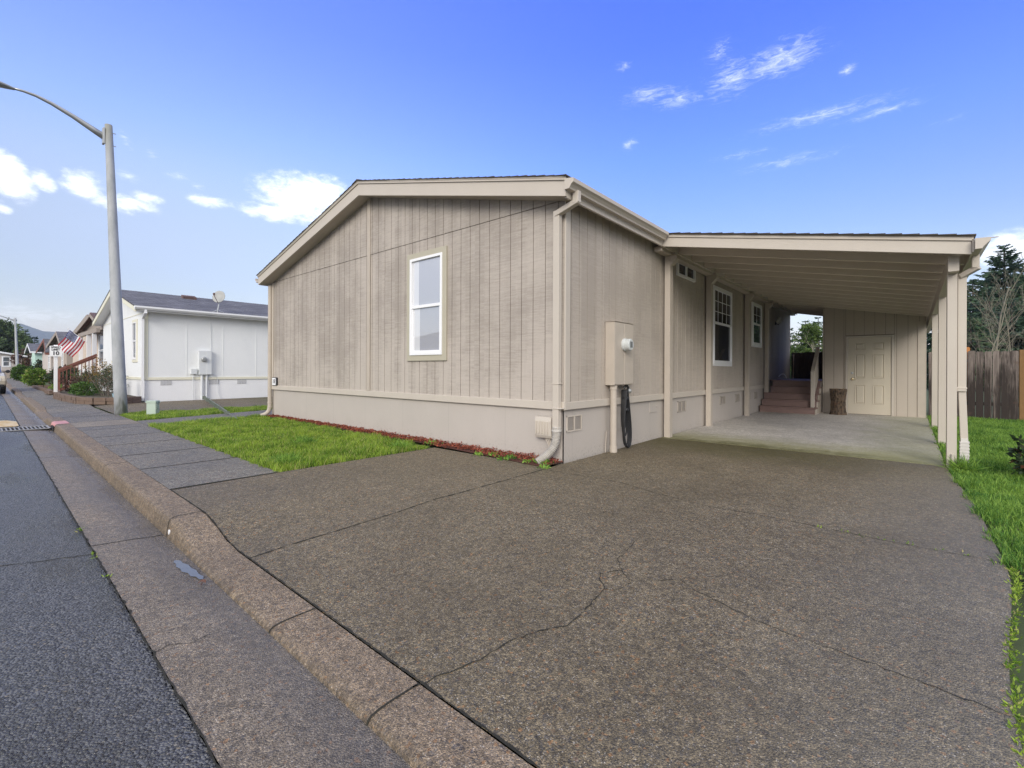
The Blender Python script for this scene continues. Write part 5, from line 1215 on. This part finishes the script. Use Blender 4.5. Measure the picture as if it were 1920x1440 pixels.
grass('front_lawn', 'bright green lawn in front of the beige gable', (-9.5, -2.1, -2.75, -.1), poly_inside([(-2.19, -2.68), (-8.78, -2.58), (-9.27, -.18), (-8.8, -.17), (-2.24, -.34)]), 4800, .075, M_GRASS, wid=.006, seed=2)
grass('strip_lawn', 'green grass strip between the narrow walk and the next driveway', (-12.7, -10.0, -2.6, 6), poly_inside([(-10.1, -2.53), (-12.52, -2.50), (-12.25, 1.2), (-12.0, 6), (-11.7, 6), (-10.98, .6)]), 3600, .075, M_GRASS, wid=.007, seed=3)
def ins_r(x, y):
    e = 3.855 - .085 * np.clip((y - .3) / 2.6, 0, 1) + .03 * np.sin(y * 9) + .02 * np.sin(y * 31)
    return (x > e) & (y > -.86 + .02 * np.sin(x * 20))
grass('side_lawn', 'lush green lawn right of the carport', (3.7, 6.6, -.9, 4.5), ins_r, 5200, .065, M_GRASS_R, wid=.006, seed=4)
grass('side_lawn', 'lush green lawn in front of the cedar fence', (3.7, 7.6, 4.5, 11.75), ins_r, 3200, .075, M_GRASS_R, wid=.008, seed=5)
def jl(x, y): return np.abs(x - (3.70 + .105 * (y + 2.75))) < .022 + .010 * np.sin(y * 40)
def weeds(name, label, pts, n, sp, h, mat, seed, z=None, wid=.008):
    r = np.random.default_rng(seed); P = []
    for (x, y, zz) in pts:
        m_ = n; P.append(np.stack([r.normal(x, sp, m_), r.normal(y, sp, m_), np.full(m_, zz)], 1))
    P = np.concatenate(P); D = np.stack([r.normal(0, .7, len(P)), r.normal(0, .7, len(P)), r.uniform(.25, 1, len(P))], 1)
    V, F = cards(P, D, r.uniform(.4, 1.2, len(P)) * h, r.uniform(.6, 1.4, len(P)) * wid)
    o = np_mesh(name, V, F, mat); tag(o, label, 'weeds', kind='stuff'); return o
rr = random.Random(6)
pts = []
y = -.85
while y > -3.3:
    if rr.random() < .85: pts.append((3.885 - .19 * sm((-.8 - y) / 1.9) + rr.uniform(-.012, .012), y, gz(3.8, y) - .005))
    y -= .035
weeds('joint_weeds', 'line of green weeds in the joint at the right edge of the driveway', pts, 15, .009, .026, M_GRASS, 7, wid=.008)
pts = [(x, y, .0) for x, y in [(2.9 + .13 * i, -.742 - .012 * i * .3 + rr.uniform(-.01, .01)) for i in range(8)]]
weeds('crack_weeds', 'thin weeds along the driveway saw joint near the right lawn', pts, 6, .02, .022, M_GRASS, 8, wid=.008)
pts = [(-2.35, -.22, .02), (-2.42, -.2, .02), (-.62, -.31, .02), (-.75, -.33, .0), (-.3, -.33, .02), (-.18, -.26, .02), (-.1, -.22, .02), (-.95, -.3, .02), (.0, -.42, 0.), (-1.2, -.34, .0)]
weeds('bed_weeds', 'green weeds growing in the red bark along the gable', pts, 34, .045, .07, M_GRASS_R, 9, wid=.018)
pts = [S(x, -4.44, -.12) for x in (-1.75, -1.68, -.45, -.9, -.98)]
weeds('kerb_weeds', 'tiny weeds between gutter and asphalt', pts, 8, .012, .03, M_GRASS, 10)
pts = [(3.90, 3.0, 0), (3.93, 3.02, 0), (3.86, 2.96, 0), (3.96, 2.95, 0)]
weeds('post_tuft', 'taller grass tuft at the foot of the front carport post', pts, 90, .04, .20, M_GRASS_R, 12, wid=.009)
pts = [(-2.65 + rr.uniform(-.2, .2), -2.35 + rr.uniform(-.12, .12), 0) for i in range(9)] + [(-2.5 + rr.uniform(-.1, .1), -.75 + rr.uniform(-.1, .1), 0) for i in range(4)] + [(-4.2 + rr.uniform(-.2, .2), -1.5 + rr.uniform(-.12, .12), 0) for i in range(6)]
weeds('lawn_tuft', 'darker taller grass tufts in the front lawn', pts, 110, .05, .13, M_GRASS_R, 13, wid=.007)

# red bark mulch along the gable
m, nt = new_mat('red_bark_mulch'); p = pos(nt)
n2 = nd(nt, 'ShaderNodeNewGeometry').outputs['Random Per Island']
c = mix(nt, n2, (.11, .022, .012), (.34, .085, .045)); c = mix(nt, ramp(nt, noise(nt, p, 25., 3), .55, .7, 0., .7), c, (.06, .025, .016))
M_MULCH = finish(m, nt, c, .85)
r = np.random.default_rng(3); n = 9000
x = r.uniform(-8.85, -.02, n); wdt = .17 + .16 * np.clip((x + 6) / 6, 0, 1) + .05 * np.sin(x * 5)
P = np.stack([x, -r.uniform(0, 1, n) ** .9 * wdt - .005 + .02, .012 + r.uniform(0, .035, n) + .014 * np.sin(x * 9) ** 2], 1)
D = np.stack([r.normal(size=n), r.normal(size=n), r.normal(0, .35, n)], 1)
V, F = cards(P, D, r.uniform(.015, .05, n), r.uniform(.008, .022, n))
V2 = np.array([(-8.9, .02, .012), (-8.9, -.15, .008), (-6, -.16, .008), (-3, -.20, .008), (-.05, -.40, .008), (.0, -.05, .012), (.0, .02, .012)]); 
mo = np_mesh('bark_mulch', V, F, M_MULCH); tag(mo, 'strip of red bark mulch along the foot of the gable', 'mulch', kind='stuff')
q = MB(); q.add([tuple(v) for v in V2], [tuple(range(7))]); tag(q.build('mulch_bed', simple('mulch_base', (.10, .03, .018), .9, .4, 30., .5), at=(0, 0, 0)), kind='structure')

# ---------------------------------------------------------------- trees and shrubs
def tree_root(name, label, base, cat, group=None): return empty(name, base, label, cat, group)
def conifer(base, H, Rb, seed, mat, label, name='fir_tree', group=None, dens=1., card=.5, low=.06):
    r = np.random.default_rng(seed); root = tree_root(name, label, base, 'tree', group); bx, by, bz = base
    Ps, Ds, Ls = [], [], []; tb = MB()
    tb.tube([(bx, by, bz), (bx + .05, by, bz + H * .5), (bx, by, bz + H * .98)], [.024 * H, .014 * H, .004 * H], 7)
    nw = int(H * 3.2 * dens)
    for i in range(nw):
        f = low + (1 - low) * (i + r.uniform(0, .6)) / nw; z = bz + H * f
        Lb = Rb * (1 - f) ** .8 * (1.12 if f > .3 else .9 + .7 * f) + .12
        for k in range(int(r.integers(5, 8))):
            az = r.uniform(0, 2 * np.pi); L = Lb * r.uniform(.55, 1.15); el = -.22 + .75 * f ** 2 + r.normal(0, .08)
            d = np.array([np.cos(az) * np.cos(el), np.sin(az) * np.cos(el), np.sin(el)]); side = np.array([-np.sin(az), np.cos(az), 0])
            m_ = max(3, int(L / (.17 / dens)))
            t = np.linspace(.12, 1, m_) + r.uniform(-.03, .03, m_)
            pts = np.array([bx, by, z]) + d * (t * L)[:, None] + np.array([0, 0, -.10 * L]) * (t ** 2)[:, None] + np.array([0, 0, .10 * L]) * (t ** 4)[:, None]
            for s_ in (-1, 1, 0):
                Ps.append(pts); Ds.append(d * (.75 if s_ else 1.) + side * s_ * r.uniform(.5, 1.0, (m_, 1)) + np.array([0, 0, -.25]) + r.normal(0, .18, (m_, 3)))
                Ls.append(card * (1.08 - .6 * t) * r.uniform(.6, 1.2, m_) * min(1.3, .45 + L * .45))
            if L > .9 and k % 2 == 0: tb.tube([tuple(pts[0]), tuple(pts[m_ // 2]), tuple(pts[-1])], [.012 + .008 * L, .012, .004], 3, cap=False)
    P = np.concatenate(Ps); D = np.concatenate(Ds); L = np.concatenate(Ls)
    V, F = cards(P, D, L, L * r.uniform(.22, .42, len(L)))
    np_mesh('crown', V, F, mat, root, at=base); tb.build('trunk', M_TRUNK, root, at=base); return root
def broad(base, H, Rb, seed, mat, label, name='leafy_tree', group=None, n=5000, card=.22, bark=None, zlow=.25, clumps=26, flat=1., cat='tree'):
    r = np.random.default_rng(seed); root = tree_root(name, label, base, cat, group); bx, by, bz = base
    tb = MB(); C = []
    for i in range(clumps):
        f = r.uniform(zlow, .95); rad = Rb * math.sin(math.pi * min(.98, .18 + .8 * f)) ** .7 * r.uniform(.2, .95); az = r.uniform(0, 2 * np.pi)
        c = np.array([bx + rad * np.cos(az), by + rad * np.sin(az), bz + H * f]); C.append((c, Rb * r.uniform(.20, .42)))
        mid = np.array([bx, by, bz + H * f * .55]) * .6 + c * .4
        tb.tube([(bx, by, bz + H * f * .35), tuple(mid), tuple(c)], [.016 * H * .6, .008 * H * .6, .003 * H], 4, cap=False)
    tb.tube([(bx, by, bz - .05), (bx + .02 * H, by, bz + H * .4), (bx, by, bz + H * .85)], [.022 * H, .015 * H, .004 * H], 7)
    Ps = []; Ds = []
    for c, rc in C:
        m_ = n // clumps; d = nrmv(r.normal(size=(m_, 3))); rad = rc * r.uniform(.25, 1, (m_, 1)) ** .5
        Ps.append(c + d * rad * np.array([1, 1, .75 * flat])); Ds.append(d + r.normal(0, .6, (m_, 3)) + np.array([0, 0, .1]))
    P = np.concatenate(Ps); D = np.concatenate(Ds); L = card * r.uniform(.6, 1.4, len(P))
    V, F = cards(P, D, L, L * r.uniform(.35, .6, len(L)))
    np_mesh('crown', V, F, mat, root, at=base); tb.build('trunk', bark or M_TRUNK, root, at=base); return root
def bare_tree(base, H, seed, label, bark, name='bare_tree', group=None, lean=(0, 0), depth=4, spread=.5, thick=.013, cat='tree', stems=1, leafmat=None, leafn=0, leafs=.05):
    r = random.Random(seed); root = tree_root(name, label, base, cat, group); tb = MB(); tw = MB(); ends = []
    def grow(p, d, L, rad, lv):
        k = 4 if lv == depth else 3; pts = [p]; dd = d.copy()
        for i in range(k):
            dd = (dd + Vector((r.gauss(0, .09), r.gauss(0, .09), r.gauss(.04, .05)))).normalized(); pts.append(pts[-1] + dd * (L / k))
        (tb if lv == depth else tw).tube(pts, [max(.0022 * H / 6, rad * (1 - .45 * i / k)) for i in range(k + 1)], 6 if lv == depth else 3, cap=False)
        if lv <= 1: ends.extend(pts)
        if lv == 0: return
        nb_ = (9 if lv == depth else r.randint(3, 4) if lv > 1 else r.randint(2, 3))
        for i in range(nb_):
            t = (.22 + .76 * i / nb_) if lv == depth else r.uniform(.2, 1.); j = min(k - 1, int(t * k)); q = pts[j].lerp(pts[j + 1], t * k - j)
            ax = Vector((r.gauss(0, 1), r.gauss(0, 1), r.gauss(0, .5))).normalized(); side = dd.cross(ax).normalized()
            nd_ = (dd * (1 - spread * .5) + side * spread * r.uniform(.8, 1.3) + Vector((0, 0, .22))).normalized()
            grow(q, nd_, L * r.uniform(.34, .52) * (1.15 - .5 * t if lv == depth else 1), rad * (.34 if lv == depth else .5), lv - 1)
    for s_ in range(stems):
        d = Vector((lean[0] + (r.gauss(0, .35) if stems > 1 else 0), lean[1] + (r.gauss(0, .35) if stems > 1 else 0), 1)).normalized()
        grow(Vector(base) - Vector((0, 0, .05)) + (Vector((r.gauss(0, .12), r.gauss(0, .12), 0)) if stems > 1 else Vector((0, 0, 0))), d, H * (.8 if stems == 1 else r.uniform(.5, .8)), thick * H, depth)
    tb.build('trunk', bark, root, at=base); tw.build('branches', bark, root, at=base, recalc=False)
    if leafmat and leafn:
        E = np.array([tuple(e) for e in ends]); g_ = np.random.default_rng(seed); P = E[g_.integers(0, len(E), leafn)] + g_.normal(0, .04, (leafn, 3))
        L = leafs * g_.uniform(.5, 1.4, leafn); V, F = cards(P, g_.normal(size=(leafn, 3)), L, L * .55); np_mesh('leaves', V, F, leafmat, root, at=base)
    return root

GT = 'conifers behind the cedar fence'
conifer((9.2, 50, 0), 11.6, 4.2, 21, M_FIR2, 'tallest dark fir rising behind the cedar fence at the right edge', group=GT, card=.62, dens=1.45)
conifer((7.3, 49, 0), 8.8, 3.4, 22, M_FIR, 'dark fir behind the carport downspout, left of the tallest one', group=GT, card=.6, dens=1.45)
conifer((10.5, 51.2, 0), 9.9, 3.9, 23, M_FIR, 'dark fir at the very right edge of the view', group=GT, card=.62, dens=1.45)
conifer((5.2, 46, 0), 7.2, 3.0, 24, M_FIR2, 'dark fir seen between the right carport posts', group=GT, card=.55, dens=1.5)
conifer((8.6, 41, 0), 6.2, 3.2, 25, M_FIR2, 'low broad dark fir just above the cedar fence', group=GT, card=.55, dens=1.6)
conifer((10.6, 42, 0), 6.8, 3.2, 26, M_FIR2, 'low dark fir above the right end of the cedar fence', group=GT, card=.55, dens=1.6)
conifer((6.4, 38, 0), 5.0, 2.6, 27, M_FIR, 'small fir above the left end of the cedar fence', group=GT, card=.5, dens=1.6)
conifer((9.9, 46, 0), 8.4, 3.6, 28, M_FIR, 'dark green fir in front of the tallest one, right of the thick bare trunk', group=GT, card=.6, dens=1.5)
conifer((7.9, 45, 0), 7.6, 3.2, 29, M_FIR2, 'dark fir directly behind the two bare trees', group=GT, card=.6, dens=1.5)
GB = 'bare trees behind the cedar fence'
bare_tree((6.80, 30.85, 0), 7.4, 31, 'pale bare tree with the thicker trunk behind the middle of the cedar fence', M_PALEBARK, group=GB, lean=(-.03, 0), thick=.0065)
bare_tree((6.45, 30.6, 0), 6.2, 32, 'thinner pale bare tree left of the thicker one behind the cedar fence', M_PALEBARK, group=GB, lean=(-.03, 0), thick=.0052)
bare_tree((7.75, 31.5, 0), 6.2, 33, 'bare tree at the right edge behind the fence end', M_PALEBARK, group=GB, lean=(.03, 0), thick=.005)
bare_tree((6.0, 28.5, 0), 4.2, 34, 'low bare branchy shrub behind the left end of the cedar fence', M_TWIG, group=GB, thick=.0065)
bare_tree((7.4, 29.0, 0), 4.0, 35, 'low bare branchy shrub behind the right end of the cedar fence', M_PALEBARK, group=GB, thick=.006, spread=.7)
GO = 'trees seen past the porch stairs'
conifer((-3.5, 42, 0), 5.7, 2.0, 41, M_FIR2, 'dark pointed fir in the gap between home and shed', group=GO, card=.5)
conifer((-2.7, 43, 0), 6.0, 1.9, 42, M_FIR2, 'slim fir with the highest tip in the gap beside the shed', group=GO, card=.5)
conifer((-4.5, 41, 0), 5.0, 1.8, 43, M_FIR, 'green fir beside the home corner in the gap', group=GO, card=.5)
conifer((-4.4, 52, 0), 5.4, 2.6, 47, M_FIR2, 'farther bluish fir low in the gap', group=GO, card=.55)
broad((-2.3, 36.5, 0), 4.7, 1.5, 44, M_BROAD, 'bright green leafy tree in the gap beside the shed', group=GO, card=.2)
broad((-3.6, 37.5, 0), 3.6, 1.5, 45, M_BROAD, 'lower green tree above the dark gate', group=GO, card=.2)
bare_tree((-1.6, 33.5, 0), 4.0, 46, 'pale bare shrub right above the dark gate', M_PALEBARK, group=GO, thick=.009)
GP_ = 'trees beyond the end of the street'
broad((-108, -1.9, 0), 8.8, 3.3, 51, M_PINE, 'big rounded pine at the left edge beyond the end house', 'pine_tree', GP_, 9000, .42, zlow=.12, clumps=55)
broad((-106, -.4, 0), 7.6, 2.6, 52, M_PINE, 'second rounded pine right of the biggest one', 'pine_tree', GP_, 6000, .42, zlow=.12, clumps=40)
conifer((-111, 1.0, 0), 7.8, 2.4, 53, M_FIR, 'dark fir just right of the far street lamp', group=GP_, card=.7)
conifer((-110, 2.0, 0), 6.6, 2.3, 54, M_FIR2, 'dark fir left of the hill', group=GP_, card=.7)
conifer((-116, 4.6, 0), 6.0, 2.6, 55, M_FIR2, 'dark fir in front of the blue hill', group=GP_, card=.7)
broad((-105, -4.5, 0), 8.4, 3.2, 56, M_PINE, 'rounded pine half outside the left edge', 'pine_tree', GP_, 6000, .42, zlow=.12, clumps=45)
broad((-101, .8, 0), 4.6, 2.2, 57, M_BROAD, 'lower green tree between the far lamp and the mint house', 'leafy_tree', GP_, 3000, .3, zlow=.1)
bare_tree((-76.5, -1.6, 0), 3.6, 58, 'brown bare small tree in front of the end house', M_TWIG, group=GP_, thick=.012, depth=4, leafmat=M_REDSH, leafn=1200, leafs=.14)
bare_tree((-73.5, -.9, 0), 3.2, 59, 'brown bare small tree beside the mint house', M_TWIG, group=GP_, thick=.012, depth=4, leafmat=M_REDSH, leafn=1400, leafs=.14)

def bush(base, rx, ry, h, seed, mat, label, name='shrub', group=None, n=2600, card=.09):
    r = np.random.default_rng(seed); root = tree_root(name, label, base, 'shrub', group); bx, by, bz = base
    d = nrmv(r.normal(size=(n, 3))); lump = 1 + .16 * np.sin(d[:, 0] * 6 + seed) + .14 * np.sin(d[:, 1] * 7 + d[:, 2] * 5 + seed * 2) + .1 * np.sin(d[:, 2] * 11)
    rad = (r.uniform(.35, 1, n) ** .4 * lump)[:, None]
    P = np.array([bx, by, bz + h * .5]) + d * rad * np.array([rx, ry, h * .5]); k = P[:, 2] > bz + .01; P, d = P[k], d[k]; n = len(P)
    L = card * r.uniform(.6, 1.4, n); V, F = cards(P, d + r.normal(0, .7, (n, 3)) + np.array([0, 0, .25]), L, L * r.uniform(.4, .65, n))
    np_mesh('foliage', V, F, mat, root, at=base)
    tb = MB(); rr_ = random.Random(seed)
    for i in range(9):
        e = Vector((bx + rr_.uniform(-.7, .7) * rx, by + rr_.uniform(-.7, .7) * ry, bz + h * rr_.uniform(.5, .85))); tb.tube([(bx, by, bz), tuple(Vector((bx, by, bz + h * .3)).lerp(e, .4)), tuple(e)], [.02 * h, .014 * h, .006 * h], 4, cap=False)
    tb.build('stems', M_TWIG, root, at=base); return root
GS = 'shrubs along the pavement'
bush((-43.4, -2.0, 0), .66, .66, 1.12, 61, M_HEDGE_Y, 'round glossy green bush left of the sign post', group=GS, n=3200, card=.13)
bush((-61.5, -1.85, 0), .85, .7, 1.4, 62, M_HEDGE, 'rounded green bush just left of the far street lamp', group=GS, n=2600, card=.18)
bush((-63.0, -.1, 0), 1.3, 1.0, 1.9, 63, M_DARKSH, 'tall dark shrub right of the far street lamp', group=GS, n=3000, card=.18)
bush((-58.0, -1.45, 0), 1.1, .5, .62, 64, M_DARKSH, 'low grey green shrub at the foot of the far lamp', group=GS, n=1500, card=.14)
bush((-38.5, -.9, 0), 1.4, .7, 1.3, 65, M_REDSH, 'red brown bush behind the round green bush', group=GS, n=2200, card=.13)
bush((-31.5, -1.7, 0), 1.1, .6, 1.25, 66, M_DARKSH, 'dark bush behind the speed limit post', group=GS, n=2200, card=.11)
bush((-30.2, -2.1, 0), .9, .25, .35, 67, M_HEDGE_Y, 'low yellow green plant beside the sign post', group=GS, n=900, card=.07)
GQ = 'plants in the white house bed'
bush((-20.75, -2.15, .15), .85, .42, .50, 68, M_HEDGE, 'low mounded green shrub at the front of the block planter', group=GQ, n=2600, card=.06)
bare_tree((-19.6, -1.75, .15), 1.55, 69, 'brown twiggy shrub with few leaves left of the near lamp', M_TWIG, 'twiggy_shrub', GQ, stems=6, depth=3, thick=.007, cat='shrub', leafmat=M_DARKSH, leafn=700, leafs=.06)
bare_tree((-21.4, -1.5, .15), 1.65, 70, 'twiggy shrub with golden leaves in the middle of the planter', M_TWIG, 'twiggy_shrub', GQ, stems=6, depth=3, thick=.007, cat='shrub', leafmat=M_GOLD, leafn=900, leafs=.07)
bare_tree((-22.7, -1.6, .15), 1.45, 71, 'olive brown twiggy shrub behind the low green mound', M_TWIG, 'twiggy_shrub', GQ, stems=7, depth=3, thick=.007, cat='shrub', leafmat=M_BROAD, leafn=700, leafs=.06)
bare_tree((-24.0, -1.9, .1), 1.25, 72, 'red brown twiggy shrub right of the sign post', M_TWIG, 'twiggy_shrub', GQ, stems=8, depth=3, thick=.007, cat='shrub', leafmat=M_REDSH, leafn=1600, leafs=.07)
bare_tree((-25.3, -1.8, .1), 1.1, 73, 'dark red shrub in front of the stair railing', M_TWIG, 'twiggy_shrub', GQ, stems=7, depth=3, thick=.007, cat='shrub', leafmat=M_REDSH, leafn=1500, leafs=.07)
bare_tree((-17.9, -1.65, .15), 1.2, 74, 'grey twiggy shrub right of the near lamp against the white wall', M_TWIG, 'twiggy_shrub', GQ, stems=6, depth=3, thick=.006, cat='shrub', leafmat=M_DARKSH, leafn=500, leafs=.05)
bush((4.62, 2.78, 0), .30, .30, .46, 75, M_DARKSH, 'small dark glossy shrub in the right lawn at the picture edge', n=1300, card=.06)
q = MB(); q.lathe([(.02, 0), (.11, .02), (.14, .09), (.10, .16), (.02, .19)], (-17.05, -1.62, .12), 9)
tag(q.build('rock', simple('orange_brown_rock', (.26, .15, .09), .9, .3, 9., .6), at=(-17.05, -1.62, .12)), 'rounded orange brown rock at the right end of the block planter', 'rock')
q = MB(); q.lathe([(.05, 0), (.08, .02), (.11, .16), (.12, .17), (.10, .17), (.02, .1)], (-17.4, -1.75, .17), 10); q.lathe([(.02, .17), (.07, .2), (.05, .27), (.01, .3)], (-17.4, -1.75, .17), 8)
tag(q.build('garden_ornament', simple('pale_blue_glaze', (.32, .48, .58), .4, .2, 20.), at=(-17.4, -1.75, .17)), 'small pale blue garden ornament in the planter beside the white house corner', 'ornament')

# distant wooded hill
q = MB(); prf = []
for i in range(61):
    az = -10 + i * 1.0; x_ = -2200 - 120 * math.sin(i * .21); y_ = -900 + i * 60
    hz_ = 140 + 34 * math.sin(i * .33 + 1.9) + 16 * math.sin(i * .9) + 6 * math.sin(i * 2.3)
    for k in range(9):
        f_ = k / 8; q.v.append((x_ - 700 * f_ - 40 * math.sin(k * 2 + i), y_, -5 + hz_ * math.sin(f_ * math.pi * .55) * (1 + .03 * math.sin(i * 3.1 + k))))
for i in range(60):
    for k in range(8): a_ = i * 9 + k; q.f.append((a_, a_ + 9, a_ + 10, a_ + 1)); q.m.append(0)
tag(q.build('hills', simple('wooded_hill', (.035, .055, .035), .95, .4, .02, .0, .1), at=(-2600, 900, 0)), kind='structure')

m, nt = new_mat('haze_air'); pv = nd(nt, 'ShaderNodeVolumePrincipled', {'Color': (.74, .84, 1., 1.), 'Density': .00028, 'Anisotropy': .0})
nd(nt, 'ShaderNodeOutputMaterial', {'Volume': pv.outputs[0]})
q = MB(); q.box(-3300, -3300, -1.3, 3300, 3300, 190); tag(q.build('haze', m, at=(0, 0, -1.3)), kind='stuff')
scene.cycles.volume_bounces = 0

scene.render.engine = 'CYCLES'
scene.cycles.use_denoising = True; scene.cycles.denoising_prefilter = 'NONE'
scene.cycles.max_bounces = 10; scene.cycles.diffuse_bounces = 7; scene.cycles.transparent_max_bounces = 6
scene.cycles.sample_clamp_indirect = 6.
